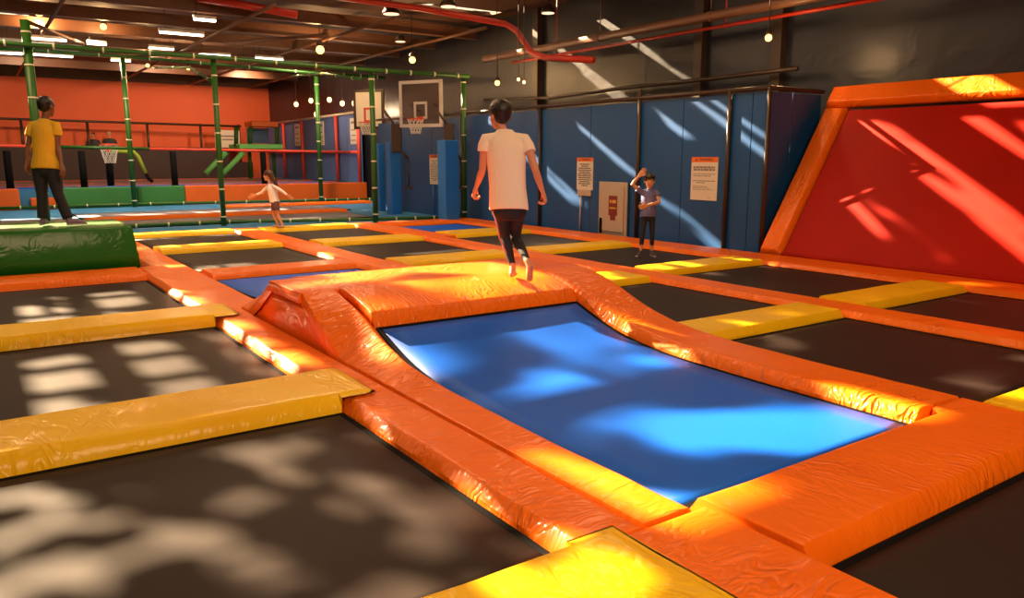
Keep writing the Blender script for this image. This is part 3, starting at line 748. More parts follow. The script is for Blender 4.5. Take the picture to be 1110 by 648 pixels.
# dark barrier, walkway and back railing
struct('floor_walkway', MB().box(XLW, 11.0, 37.3, YB-.01, .56, 1.3), 'barrier')
o = MB().box(-5, 9.9, 37.05, 37.25, .56, 1.95).build('barrier_wall', M['barrier'], None, origin=(3, 37.1, .56), bevel=.02); tag(o, 'long dark plum barrier at the back of the far court below the red wall', 'barrier')
br = empty('back_railing', (4, 37.45, 1.3), 'dark metal railing with many posts in front of the red wall', 'railing'); RB = (4, 37.45, 1.3)
rel(MB().tube([(-4, 37.45, 3.08), (3, 37.45, 3.0), (10.6, 37.45, 2.92)], .05, 8), RB).build('top_rail', M['darksteel'], br, True)
for x in (-2.0, .9, 1.95, 4.3, 6.6, 8.8, 10.5):
    rel(MB().tube([(x, 37.45, 1.3), (x, 37.45, 3.0)], .055, 8), RB).build('post', M['darksteel'], br, True)

# far right side wall of the court: pale blue panels behind a red frame
FW2 = empty('court_side_fence', (12.1, 31, .56), 'pale blue panels behind a red padded frame at the side of the far court', 'fence'); QB = (12.1, 31, .56)
yy = [27.3, 28.6, 30.4, 32.4, 34.6, 36.6, 38.2]
for a, b in zip(yy, yy[1:]): rel(MB().box(12.05, 12.1, a+.01, b-.01, .58, 3.1), QB).build('panel', M['panel_l'], FW2, bevel=.006)
for y in (27.3, 29.4, 33.2, 35.6): rel(MB().tube([(11.95, y, .58), (11.95, y, 3.1)], .065, 10), QB).build('red_post', M['redpad'], FW2, True)
rel(MB().tube([(11.95, 27.3, 3.14), (11.95, 38.0, 3.05)], .05, 8), QB).build('top_rail', M['cream'], FW2, True)
rel(MB().tube([(11.95, 27.3, 1.7), (11.95, 38.0, 1.75)], .05, 8), QB).build('middle_rail', M['redpad'], FW2, True)
for y in (27.9, 31.2, 34.0):
    s = MB().box(12.02, 12.045, y-.3, y+.3, 2.0, 2.95).build('notice', M['paper'], None, origin=(12.03, y, 2.0))
    tag(s, {27.9: 'pale notice on the blue side panels nearest the white backboard', 31.2: 'pale notice on the blue side panels, middle of three', 34.0: 'pale notice on the blue side panels nearest the green frame'}[y], 'notice', 'pale notices on the far panels')
    for a_, b_, c_ in ((.22, .12, .16), (.18, .3, .34), (.2, .5, .54), (.2, .75, .83)): MB().box(-.015, -.0095, -.2, a_, b_, c_).build('text_line', M['inkgrey'], s)

# green climbing frame by the red wall
cf = empty('climbing_frame', (9.9, 33.5, .56), 'green climbing frame with two slanting light green struts by the red wall', 'climbing frame'); CB = V((9.9, 33.5, .56))
def on_y(px, py, y):
    r = FW*FPX+RT*(px-555)-UP*(py-324); return V((0, 0, HC))+r*(y/r.y)
for a, b in (((223, 188), (245, 165)), ((242, 188), (264, 165))):
    q0, q1 = on_y(*a, 33.0), on_y(*b, 33.0); q0.z = max(q0.z, .68)
    rel(MB().tube([q0, q1], .11, 8, flat=.6), CB).build('slanting_strut', M['mintpad'], cf, True)
for a, b in (((256, 138), (256, 159)), ((272, 137), (271, 158)), ((300, 134), (300, 160))):
    rel(MB().tube([on_y(*a, 33.4), on_y(*b, 33.4)], .09, 8), CB).build('post', M['greenpad'], cf, True)
c0, c1 = on_y(255, 159, 33.4), on_y(302, 159, 33.4); z = (c0.z+c1.z)/2
rel(MB().box(c0.x, c1.x, 32.8, 34.4, z-.1, z+.1), CB).build('deck', M['mintpad'], cf, bevel=.03)
c0, c1 = on_y(271, 134, 33.4), on_y(300, 133, 33.4)
rel(MB().box(c0.x, c1.x, 33.2, 34.2, c0.z-.12, c0.z+.1), CB).build('canopy', M['foamorange'], cf, bevel=.03)
rel(MB().box(c0.x+.1, c1.x-.1, 34.25, 34.3, z+.15, c0.z-.15), CB).build('back_board', M['panel_l'], cf)
for x in (c0.x+.05, c1.x-.05): rel(MB().tube([(x, 33.9, .63), (x, 33.9, z-.1)], .08, 8), CB).build('post', M['greenpad'], cf, True)
q = on_y(247, 152, 37.3)
s = MB().box(-.55, .55, -.02, .02, -.45, .45).build('notice_sign', M['paper'], None); s.location = (q.x, 37.36, q.z); tag(s, 'white notice board on the dark railing before the red wall', 'notice', None)
MB().box(-.3, .3, -.03, -.021, .15, .22).box(-.25, .25, -.03, -.021, 0, .06).build('lettering', M['inkgrey'], s)

# ------------------------------------------------------------------ basketball goals
def ringmesh(c, r, t, n=24):
    vs = []; fs = []
    for i in range(n):
        a = 2*PI*i/n
        for k in range(6):
            b = 2*PI*k/6; rr = r+t*math.cos(b); vs.append(V(c)+V((rr*math.cos(a), rr*math.sin(a), t*math.sin(b))))
    for i in range(n):
        for k in range(6): fs.append((i*6+k, ((i+1) % n)*6+k, ((i+1) % n)*6+(k+1) % 6, i*6+(k+1) % 6))
    return MB().add(vs, fs)
def netmesh(c, r, h, n=12):
    mb = MB(); c = V(c)
    for i in range(n):
        for s in (1, -1):
            pts = []
            for k in range(5):
                t = k/4; rr = r*(1-.45*t); a = 2*PI*(i+s*k*.5)/n; pts.append(c+V((rr*math.cos(a), rr*math.sin(a), -h*t)))
            mb.tube(pts, .008, 4, False)
    return mb
def backboard(pa, pb, pc, pd, mat, label, clear):
    """four world corners tl,tr,br,bl"""
    base = (pa+pb+pc+pd)/4; u = ((pb-pa)+(pc-pd)).normalized(); w = ((pb-pa).length+(pc-pd).length)/4; hh = ((pa-pd).length+(pb-pc).length)/4
    up = V((0, 0, 1)); u = V((u.x, u.y, 0)).normalized(); nrm = u.cross(up)
    if nrm.dot(V((0, 0, HC))-base) < 0: nrm = -nrm
    t = empty('basketball_goal', base, label, 'basketball goal')
    MB().obox((0,0,0), u*w, up*hh, nrm*.02).build('backboard', M[mat], t)
    f = MB()
    for s in (-1, 1): f.obox(up*s*hh, u*(w+.04), up*.04, nrm*.03).obox(u*s*w, u*.04, up*hh, nrm*.03)
    f.build('board_frame', M['white'] if clear else M['darksteel'], t)
    g = MB(); iw, ih, zc = w*.28, hh*.34, -hh*.3
    for s in (-1, 1): g.obox(up*(zc+s*ih)+nrm*.025, u*(iw+.03), up*.03, nrm*.006).obox(up*zc+u*s*iw+nrm*.025, u*.03, up*ih, nrm*.006)
    g.build('target_square', M['white'] if clear else M['redpad'], t)
    rc = nrm*.27-up*hh*.72
    r = ringmesh(rc, .21, .014).build('rim', M['hoop'], t, True)
    MB().obox(nrm*.04-up*hh*.72, u*.08, up*.07, nrm*.03).build('rim_plate', M['hoop'], t)
    netmesh(rc, .2, .36).build('net', M['net'], t)
    a = MB()
    for s in (-1, 1): a.tube([u*s*w*.6-nrm*.03, u*s*w*.6-nrm*.55-up*.15], .03, 6)
    a.build('support_arm', M['darksteel'], t)
    return t
D1 = 19.6
backboard(at(435, 93, D1+.3), at(478, 86, D1-.2), at(478, 134, D1-.2), at(435, 137, D1+.3), 'clear', 'clear basketball backboard with white frame and orange rim on the blue fence', True)
D2 = 23.5
backboard(at(385, 101, D2+.2), at(415, 97, D2), at(415, 137, D2), at(385, 139, D2+.2), 'white', 'white basketball backboard with red square behind a green net post', False)
# hanging brackets and blue columns by the goals
def bracket(px, label, D):
    b = at(px, 150, D); t = empty('hanging_bracket', b, label, 'bracket', 'goal brackets'); mpx = D/FPX
    dn = V((0, 0, -1)); r = RT
    MB().obox((0,0,0), r*5.5*mpx, V((0,0,1))*15*mpx, FW*.08).build('box', M['darksteel'], t, bevel=.02)
    MB().tube([r*-2*mpx+V((0,0,14*mpx)), r*-13*mpx+V((0,0,30*mpx))], .03, 6).build('arm', M['darksteel'], t, True)
    MB().tube([r*3*mpx-V((0,0,12*mpx)), r*12*mpx-V((0,0,22*mpx))], .04, 6).build('arm', M['darksteel'], t, True)
    MB().tube([r*12*mpx-V((0,0,22*mpx)), r*12*mpx-V((0,0,52*mpx))], .025, 6).build('chain', M['darksteel'], t, True)
    MB().obox(r*12*mpx-V((0,0,53*mpx)), r*4*mpx, V((0,0,1))*1.2*mpx, FW*.06).build('foot_bar', M['darksteel'], t)
bracket(430, 'dark bracket box hanging between the white and the clear backboard', 20.2)
bracket(487, 'dark bracket box hanging beside the clear backboard, by the net post at the fence', 18.6)
for (px, w_, D, lab) in ((413, 3.5, 22.6, 'narrow bright blue padded column nearest the net post'), (427, 6, 21.2, 'bright blue padded column under the first bracket'), (486, 8.5, 18.4, 'widest bright blue padded column, beside the sign on a blue pole')):
    q = at(px, 200, D); mpx = D/FPX; hw = w_*mpx; x1 = min(q.x+hw, FX-.03)
    o = MB().box(x1-2*hw, x1, q.y-hw, q.y+hw, -.022, 1.9).build('padded_column', M['bluepad'], None, origin=(x1-hw, q.y, -.022), bevel=.02); tag(o, lab, 'column', 'blue padded columns')
# small hoop on the far court
b = on_y(119, 188, 28.75); b.z = .585
t = empty('small_hoop', b, 'small hoop with white net on a black padded pole before the far barrier', 'basketball goal')
MB().tube([(0, 0, 0), (0, 0, 1.1)], .1, 12).build('padded_pole', M['black'], t, True)
ringmesh((0, -.34, 1.33), .29, .024).build('rim', M['hoop'], t, True)
netmesh((0, -.34, 1.32), .28, .58, 10).build('net', M['net'], t)
MB().box(-.05, .05, -.12, .05, 1.1, 1.36).build('bracket', M['hoop'], t)
b = on_y(150, 188, 28.9); b.z = .63
t = empty('bent_foam_tube', V((b.x, 29.45, .592)), 'bent lime green foam tube with dark foot on the far court', 'foam tube')
MB().tube([(-.75, 0, 1.12), (.0, 0, 1.1), (.12, 0, .95), (.32, 0, .38)], .07, 8).build('lime_sleeve', M['limepad'], t, True)
MB().tube([(.32, 0, .38), (.4, 0, .2), (.52, 0, .09)], .06, 8).build('dark_foot', M['black'], t, True)
MB().tube([(-.72, 0, .02), (-.72, 0, 1.1)], .05, 8).build('leg', M['black'], t, True)

# ------------------------------------------------------------------ lamps
def point(name, parent, loc, power, col, r=.08):
    l = bpy.data.lights.new(name, 'POINT'); l.energy = power; l.color = col; l.shadow_soft_size = r
    o = bpy.data.objects.new(name, l); C.objects.link(o); o.parent = parent; o.location = loc; return o
def spot_lamp(p, label, power=60, r=.075, drop=None):
    t = empty('spot_lamp', p, label, 'lamp', 'glowing round ceiling lamps')
    drop = ZC-p.z if drop is None else drop
    MB().tube([(0, 0, r), (0, 0, r*1.5), (0, 0, r*2.2)], [r*1.15, r*1.0, r*.5], 12).build('lamp_cap', M['darksteel'], t, True)
    MB().tube([(0, 0, r*2), (0, 0, drop)], .012, 6).build('cord', M['darksteel'], t)
    MB().ell((0,0,0), r, r, r).build('bulb', M['bulb'], t, True)
    point('light', t, (0, 0, -r*2.5), power, (1, .58, .24)); return t
spot_lamp(at(833, 41, 12.4), 'glowing lamp high on the dark wall above the blue fence', 40, .055)
spot_lamp(at(347, 54, 21.5), 'bright glowing lamp over the far court, above the running girl', 120, .11)
spot_lamp(at(447, 65, 20.5), 'glowing lamp just above the clear backboard', 90, .085)
spot_lamp(at(539, 90, 18.6), 'small glowing lamp above the head of the boy in white', 50, .06)
spot_lamp(at(160, 71, 25), 'small glowing lamp over the red wall, nearer the man in yellow', 130, .06)
spot_lamp(at(204, 74, 26), 'small glowing lamp over the red wall, nearer the running girl', 130, .06)
spot_lamp(at(112, 29, 20.5), 'tilted glowing lamp up between the first roof beams', 90, .08)
spot_lamp(at(42, 12, 20.0), 'big glowing lamp in the top corner above the man in yellow', 160, .13)
for i, (px, py) in enumerate(((321, 113), (337, 109), (357, 108), (371, 112), (384, 112), (343, 124), (562, 86), (568, 89))):
    D = 30-.6*i if i < 6 else 17.5
    p = at(px, py, D); 
    t = empty('string_bulb', p, ['bare bulb nearest the red wall on the grey wall', 'second bare bulb from the red wall on the grey wall', 'bare bulb just past the far net post', 'bare bulb midway between far net post and white backboard', 'bare bulb touching the edge of the white backboard', 'lowest bare bulb, just above the side fence', 'tiny bulb over the shoulder side of the boy in white', 'tiny lower bulb over the shoulder side of the boy in white'][i], 'bulb', 'bare hanging bulbs')
    r = .085 if i < 6 else .035
    MB().ell((0,0,0), r, r, r*1.2, None, 12, 8).build('bulb', M['bulb_w'], t, True)
    MB().tube([(0, 0, r), (0, 0, r*2)], r*.5, 8).tube([(0, 0, r*2), (0, 0, ZC-p.z)], .01, 5).build('cord', M['darksteel'], t)
    if i in (1, 4): point('light', t, (0, 0, -.25), 70, (1, .7, .42))
def downlight(px, py, r, label, D):
    p = at(px, py, D); t = empty('downlight', p, label, 'lamp', 'recessed downlights')
    n = 20; up = ZC-p.z
    MB().tube([(0, 0, 0), (0, 0, .03), (0, 0, .16)], [r, r*.98, r*.6], n).build('shade', M['darksteel'], t, True)
    MB().tube([(0, 0, -.012), (0, 0, -.002)], r*.86, n).build('glow_disc', M['disc'], t)
    MB().tube([(0, 0, .16), (0, 0, max(.2, up))], .02, 6).build('stem', M['darksteel'], t)
downlight(486, 7, .19, 'round ceiling downlight near the red pipe, straight above the boy in white', 17.0)
downlight(594, 14, .16, 'round ceiling downlight beyond the bend of the red pipe', 17.0)
downlight(424, 15, .22, 'dim round ceiling downlight under the red pipe', 18.5)
downlight(434, 45, .16, 'small round ceiling downlight beside the glowing lamp over the backboard', 22)
# fluorescent battens under the roof
for i, (px, py, L) in enumerate(((30, 47, 1.3), (52, 43, .9), (48, 60, 1.6), (105, 48, .5), (131, 66, .6), (175, 53, .7), (178, 60, .8), (232, 60, 1.0), (292, 64, .9), (197, 37, 1.1), (222, 22, .5), (270, 66, .5), (72, 58, .7), (8, 58, .8))):
    D = (26, 26, 30, 27, 31, 29, 31, 30, 30, 25, 22, 31, 30, 31)[i]
    D = 3.12*860/(171-py); L *= .5
    p = at(px, py, D)
    t = empty('batten_light', p, '%s bright tube light under the roof, counting from the man in yellow' % (['first', 'second', 'third', 'fourth', 'fifth', 'sixth', 'seventh', 'eighth', 'ninth', 'tenth', 'eleventh', 'twelfth', 'thirteenth', 'fourteenth'][sorted(range(14), key=lambda k: (30, 52, 48, 105, 131, 175, 178, 232, 292, 197, 222, 270, 72, 8)[k]).index(i)]), 'lamp', 'tube lights under the roof')
    MB().box(-L, L, -.06, .06, .03, .1).build('housing', M['white'], t, bevel=.01)
    MB().box(-L*.97, L*.97, -.045, .045, -.02, .029).build('tube', M['tube'], t, bevel=.01)
    for q in (-L*.7, L*.7): MB().tube([(q, 0, .1), (q, 0, ZC-p.z)], .01, 5).build('hanger', M['darksteel'], t)

# ------------------------------------------------------------------ people
def frame(fwd, up=V((0,0,1))):
    f = V(fwd).normalized(); s = up.cross(f).normalized(); u = f.cross(s).normalized()
    # columns: x = person's left... (s), y = forward, z = up
    return Matrix((( s.x, f.x, u.x), (s.y, f.y, u.y), (s.z, f.z, u.z)))
def hand(mb, wrist, elbow, S, thumb_dir, curl, flexdir):
    """palm, four fingers, thumb"""
    d = (wrist-elbow).normalized(); td = V(thumb_dir); td = (td-d*td.dot(d)).normalized(); n = V(flexdir); n = (n-d*n.dot(d)-td*n.dot(td)).normalized()
    c = wrist+d*.045*S
    mb.loft([(wrist-d*.02*S, td*.022*S, n*.018*S), (wrist+d*.01*S, td*.03*S, n*.017*S), (c, td*.038*S, n*.017*S), (wrist+d*.082*S, td*.04*S, n*.014*S), (wrist+d*.09*S, td*.036*S, n*.010*S)], 12)
    for i, L in enumerate((.070, .080, .074, .058)):
        o = td*(.030-.020*i)*S; q = wrist+d*.08*S+o; a = 0; pts = [q-d*.02*S]; 
        for k in range(3):
            pts.append(q); seg = L*(.45, .3, .25)[k]*S; a += curl*(.8, 1.0, .8)[k]; dd = d*math.cos(a)+n*math.sin(a); q = q+dd*seg
        pts.append(q); r = .0088*S*(1, 1.03, .98, .86)[i]
        mb.tube(pts, [r, r, r*.98, r*.9, r*.7], 8); mb.ell(q, r*.72, r*.72, r*.72, None, 8, 6)
    q0 = wrist+d*.025*S+td*.028*S; q1 = q0+(td*.7+d*.7+n*.25)*.034*S; q2 = q1+(td*.25+d*.85+n*.5)*.030*S; q3 = q2+(d*.8+n*.6)*.018*S
    mb.tube([q0-td*.012*S, q0, q1, q2, q3], [.011*S, .012*S, .0105*S, .0095*S, .007*S], 8)
def foot(mb, ankle, heel, toe, S, w=.036, hgt=.03, mul=1.0):
    """foot from heel to toe, sole side opposite the ankle"""
    a, h, t = V(ankle), V(heel), V(toe); f = (t-h); L = f.length; f.normalize()
    up = (a-h); up = (up-f*up.dot(f)).normalized(); s = f.cross(up)
    w *= S*mul; g = hgt*S*mul
    R = [(0.0, .55, .8, .9), (.12, .8, 1.2, 1.25), (.3, .82, 1.35, 1.35), (.5, .88, 1.15, 1.15), (.7, 1.1, .85, .85), (.86, 1.1, .62, .62), (.97, .8, .42, .42), (1.0, .5, .3, .3)]
    mb.loft([(h+f*L*x+up*g*c, s*w*sw_, up*g*hh) for x, sw_, hh, c in R], 14)
    mb.tube([a+up*.03*S, a, h+f*L*.2+up*g*1.3], [.03*S, .031*S, .034*S], 10)
def person(base, J, S, fwd, headf, mats, label, cloth, vox=.008, fists=None, hair='short', low=None):
    """J: world joints. mats: skin hair shirt trouser"""
    t = empty('person', base, label, 'person')
    B = V(base); Fb = V(fwd).normalized(); up = V((0,0,1))
    hd = V(J['head']); Hm = frame(headf); s_ = Hm @ V((1,0,0)); hf = Hm @ V((0,1,0)); hu = Hm @ V((0,0,1))
    K = S  # 1 = adult size
    HK = J.get('hk', K)
    sh = [V(J['shL']), V(J['shR'])]; el = [V(J['elL']), V(J['elR'])]; wr = [V(J['wrL']), V(J['wrR'])]
    hp = [V(J['hpL']), V(J['hpR'])]; kn = [V(J['knL']), V(J['knR'])]; an = [V(J['anL']), V(J['anR'])]
    sc_ = (sh[0]+sh[1])/2; hc = (hp[0]+hp[1])/2; ax = (sh[1]-sh[0]); sw2 = ax.length/2; ax.normalize()
    hx = (hp[1]-hp[0]).normalized(); spn = (sc_-hc).normalized()
    dp = ax.cross(spn).normalized()   # body depth axis
    tw_ = cloth.get('girth', 1.0)
    def torso(mb, e, z0=0.0, z1=1.0):
        L = (sc_-hc)
        prof = [(-.18, .72, .72), (0, .98, .86), (.2, .92, .82), (.42, .86, .78), (.65, .95, .88), (.84, .94, .9), (.94, .82, .75), (1.02, .6, .55), (1.10, .34, .38)]
        rings = []
        for tt, wx, wy in prof:
            if tt < z0-.001 or tt > z1+.2: continue
            a = hx.lerp(ax, max(0, min(1, tt))).normalized()
            rings.append((hc+L*tt, a*(wx*sw2*.93*tw_+e), dp*(wy*.115*K*tw_+e)))
        mb.loft(rings, 20)
    # --- body
    mb = MB(); torso(mb, -.004*K)
    nb = sc_+up*.02*K; ncx = hd-hu*.08*HK-hf*.012*HK
    mb.tube([nb-spn*.05*K, nb, nb.lerp(ncx, .6), ncx, hd], [.065*K, .055*K, .047*K, .047*HK, .045*HK], 14)
    mb.ell(hd+hu*.025*HK-hf*.012*HK, .074*HK, .094*HK, .09*HK, Hm, 20, 14)
    mb.ell(hd-hu*.035*HK+hf*.02*HK, .060*HK, .068*HK, .08*HK, Hm, 18, 12)
    mb.ell(hd-hu*.095*HK+hf*.055*HK, .028*HK, .025*HK, .022*HK, Hm, 12, 8)          # chin
    mb.loft([(hd+hf*.085*HK+hu*.012*HK, s_*.008*HK, hf*.006*HK), (hd+hf*.096*HK-hu*.015*HK, s_*.012*HK, hf*.012*HK), (hd+hf*.098*HK-hu*.028*HK, s_*.016*HK, hf*.012*HK), (hd+hf*.088*HK-hu*.034*HK, s_*.014*HK, hf*.006*HK)], 10)
    for k in (-1, 1):
        mb.ell(hd+s_*k*.074*HK-hu*.012*HK-hf*.01*HK, .010*HK, .018*HK, .030*HK, Hm, 10, 8)
        mb.ell(hd+s_*k*.030*HK+hf*.073*HK+hu*.022*HK, .022*HK, .012*HK, .008*HK, Hm, 10, 6)
    for i in (0, 1):
        mb.tube([sh[i]-(sh[i]-sc_).normalized()*.03*K, sh[i], sh[i].lerp(el[i], .45), el[i], el[i].lerp(wr[i], .3), wr[i]],
                [.042*K, .045*K, .043*K, .035*K, .037*K, .023*K], 12)
        td, fx, cu = fists[i]
        hand(mb, wr[i], el[i], HK*1.08, td, cu, fx)
        mb.tube([hp[i]+up*.02*K, hp[i].lerp(kn[i], .3), kn[i], kn[i].lerp(an[i], .3), an[i]], [.07*K, .068*K, .045*K, .048*K, .03*K], 12)
    if not cloth.get('shoes'):
        for i in (0, 1): foot(mb, an[i], J['heel'][i], J['toe'][i], K)
    rel(mb, B).build('body', mats[0], t, True, remesh=vox, sm_iter=2)
    # --- hair
    hb = MB()
    if hair == 'short':
        hb.ell(hd+hu*.04*HK-hf*.022*HK, .092*HK, .106*HK, .092*HK, Hm, 22, 14)
        hb.ell(hd+hu*.0*HK-hf*.045*HK, .078*HK, .068*HK, .085*HK, Hm, 20, 12)
        rnd = random.Random(3)
        for k in range(26):
            a = rnd.uniform(0, 2*PI); e = rnd.uniform(.25, 1.3)
            q = hd+hu*.04*HK-hf*.02*HK+(s_*math.cos(a)*math.cos(e)*.078+hf*math.sin(a)*math.cos(e)*.092+hu*math.sin(e)*.082)*HK
            hb.tube([q, q+(hf*.02+s_*rnd.uniform(-.02, .02)+hu*.004)*HK], [.016*HK, .006*HK], 6)
    elif hair == 'fringe':
        hb.ell(hd+hu*.045*HK-hf*.015*HK, .088*HK, .104*HK, .086*HK, Hm, 22, 14)
        hb.ell(hd+hu*.0*HK-hf*.045*HK, .08*HK, .066*HK, .085*HK, Hm, 20, 12)
        for k in range(-5, 6):
            q = hd+s_*k*.014*HK+hf*(.085-.0012*k*k)*HK+hu*.062*HK; hb.tube([q-hf*.02*HK+hu*.02*HK, q, q-hu*.03*HK+s_*.006*HK], [.016*HK, .014*HK, .007*HK], 6)
    elif hair == 'crop':
        hb.ell(hd+hu*.032*HK-hf*.018*HK, .079*HK, .097*HK, .088*HK, Hm, 22, 14)
        hb.ell(hd+hu*.0*HK-hf*.04*HK, .073*HK, .064*HK, .07*HK, Hm, 20, 12)
    elif hair == 'long':
        hb.ell(hd+hu*.035*HK-hf*.02*HK, .086*HK, .102*HK, .09*HK, Hm, 22, 14)
        for k in range(-3, 4):
            q = hd+s_*k*.018*HK-hf*.07*HK
            hb.tube([q+hu*.05*HK, q-hf*.03*HK-hu*.04*HK, q-hf*.07*HK-hu*.12*HK, q-hf*.10*HK-hu*(.22+.012*(k % 3))*HK, q-hf*.105*HK-hu*(.31+.02*(k % 2))*HK], [.03*HK, .033*HK, .028*HK, .02*HK, .007*HK], 8)
    rel(hb, B).build('hair', mats[1], t, True, remesh=max(.006, vox*.8), sm_iter=1)
    # --- face
    for k in (-1, 1):
        rel(MB().ell(hd+s_*k*.030*HK+hf*.080*HK+hu*.006*HK, .008*HK, .006*HK, .006*HK, Hm, 10, 8), B).build('eye', M['eye'], t, True)
    rel(MB().ell(hd+hf*.084*HK-hu*.062*HK, .022*HK, .010*HK, .006*HK, Hm, 10, 8), B).build('mouth', M['lip'], t, True)
    # --- shirt
    sb = MB(); L = sc_-hc; hem = cloth.get('hem', -.05); hw_ = cloth.get('hemw', 1.0)
    rings = []
    for tt, wx, wy in [(hem, 1.0*hw_, 1.12), (hem+.12, .98*hw_, 1.06), (.3, .92, 1.0), (.5, .94, .98), (.7, .99, 1.02), (.84, .98, .98), (.94, .86, .86), (1.02, .66, .66), (1.09, .44, .5), (1.12, .36, .44)]:
        a = hx.lerp(ax, max(0, min(1, tt))).normalized()
        rings.append((hc+L*tt, a*(wx*sw2*.95*tw_+.014*K), dp*(wy*.118*K*tw_+.012*K)))
    sb.loft(rings, 22)
    sl_ = cloth.get('sleeve', .5)
    for i in (0, 1):
        e_ = sh[i].lerp(el[i], sl_) if sl_ <= 1 else el[i]
        pts = [sh[i].lerp(sc_, .6)+spn*.012*K, sh[i]-spn*.012*K, sh[i].lerp(el[i], sl_*.5), e_]; rr = [.05*K, .060*K, .066*K, .067*K]
        if sl_ > 1: pts += [el[i].lerp(wr[i], .85)]; rr = [.045*K, .052*K, .052*K, .046*K, .034*K]
        sb.tube(pts, rr, 14)
    if cloth.get('fold'):
        for k in range(5): pass
    rel(sb, B).build('shirt', mats[2], t, True, remesh=vox, sm_iter=3)
    # --- trousers / shorts
    tb = MB(); tl = cloth.get('leg', .96); loose = cloth.get('loose', 1.0)
    tb.loft([(hc+spn*.16*K, hx*sw2*.86*tw_, dp*.108*K*tw_), (hc+spn*.04*K, hx*(sw2*.92*tw_), dp*.118*K*tw_), (hc-spn*.06*K, hx*(sw2*.9*tw_), dp*.118*K*tw_), (hc-spn*.12*K, hx*sw2*.6*tw_, dp*.09*K)], 18)
    for i in (0, 1):
        if tl < .6:
            e_ = hp[i].lerp(kn[i], tl*1.6); tb.tube([hp[i]+up*.03*K, hp[i].lerp(e_, .5), e_], [.085*K*loose, .085*K*loose, .08*K*loose], 14)
        else:
            e_ = kn[i].lerp(an[i], tl)
            tb.tube([hp[i]+up*.03*K, hp[i].lerp(kn[i], .4), kn[i], kn[i].lerp(an[i], .35), e_], [.086*K, .083*K*loose, .062*K*loose, .060*K*loose, .045*K*loose*cloth.get('cuff', 1)], 14)
    tr = rel(tb, B).build('shorts' if tl < .6 else 'trousers', mats[3], t, True, remesh=vox, sm_iter=3)
    if cloth.get('shoes'):
        for i in (0, 1):
            fb = MB(); foot(fb, an[i], J['heel'][i], J['toe'][i], K*1.0, mul=1.18)
            so = rel(fb, B).build('shoe', M[cloth['shoes']], t, True, remesh=vox*.8, sm_iter=1)
            h_, t_ = V(J['heel'][i]), V(J['toe'][i]); f = (t_-h_); 
            upv = V((0,0,1)); s2 = f.normalized().cross(upv)
            m2 = MB(); 
            m2.loft([(h_+f*x+upv*.008*K, f.normalized()*0+s2*w*K, upv*.009*K) for x, w in ((-.02, .02), (.02, .034), (.3, .036), (.7, .046), (.92, .042), (1.03, .02))], 12)
            rel(m2, B).build('sole', M['sole'], so, True)
    return t, B

# boy in white, jogging on the mound
D = 6.85
B = at(563, 302, D); B.z = .465
J = dict(head=at(541, 124, D), shL=at(526, 150, D-.02), shR=at(569, 150, D), elL=at(523, 184, D+.02), elR=at(581, 186, D-.06),
         wrL=at(516.5, 202, D+.10), wrR=at(588, 207, D+.02), hpL=at(542, 226, D), hpR=at(561, 226, D),
         knL=at(547, 257, D+.1), knR=at(559, 257, D+.14), anL=at(556, 289, D+.03), anR=at(572, 283, D-.14), hk=1.03)
J['heel'] = [at(554.5, 298, D-.02), at(578, 288, D-.19)]; J['toe'] = [at(557, 301.5, D+.14), at(575, 305.5, D-.12)]
J['toe'][0].z = .462; J['heel'][0].z = .464
up = V((0,0,1)); L_ = V((-RT.x, -RT.y, 0)); FH = V((FW.x, FW.y, 0)).normalized()
boy, B1 = person(B, J, .9, FH, (FH-RT*.75), [M['skin_a'], M['hair'], M['shirt_w'], M['trouser']],
    'boy in cream white t-shirt and black trousers jogging barefoot on the orange mound', dict(hem=-.02, sleeve=.42, leg=.99, loose=.84, girth=.98, cuff=.8), vox=.0065,
    fists=[(FH, RT, 1.1), (FH, -RT, 1.0)])
# side stripe of the trousers
st = MB(); q = [at(533.5, 226, D-.05), at(539, 243, D-.02), at(541.5, 258, D+.02), at(549, 274, D)]
rel(MB().tube(q, .007, 6), B1).build('side_stripe', M['stripe'], boy, True)

# man in yellow on the block
D = at(55, 243, 1)  # direction only
D = 10.35
B = V((.82, 12.0, .61))
def mj(px, py, dd=0): return at(px, py, D+dd)
zt = .614
J = dict(head=mj(50.5, 115), shL=mj(35, 135), shR=mj(61, 135), elL=mj(30.5, 160), elR=mj(62.5, 160), wrL=mj(29.5, 176, -.05), wrR=mj(66.5, 178, -.05),
         hpL=mj(43, 182), hpR=mj(56.5, 182), knL=mj(45.5, 210), knR=mj(63, 210), anL=mj(46.5, 237.5), anR=mj(74, 236), hk=1.14)
for k in ('anL', 'anR'): J[k].z = zt+.085
hl, hr = J['anL'].copy(), J['anR'].copy()
J['heel'] = [V((hl.x, hl.y, zt+.005))-FH*.05, V((hr.x, hr.y, zt+.005))-FH*.04]; J['toe'] = [J['heel'][0]+(FH-RT*.25).normalized()*.24, J['heel'][1]+(FH*.75+RT*.65).normalized()*.24]
person(B, J, 1.0, FH, (FH+RT*.25), [M['skin_b'], M['hair'], M['shirt_y'], M['trouser']],
    'man in yellow t-shirt and black trousers standing on the green foam block', dict(hem=-.04, hemw=1.16, sleeve=.5, leg=.97, loose=1.1, girth=1.0, cuff=1.35, shoes='shoe_w'), vox=.009,
    fists=[(FH, RT, .35), (FH, -RT, .35)], hair='crop')

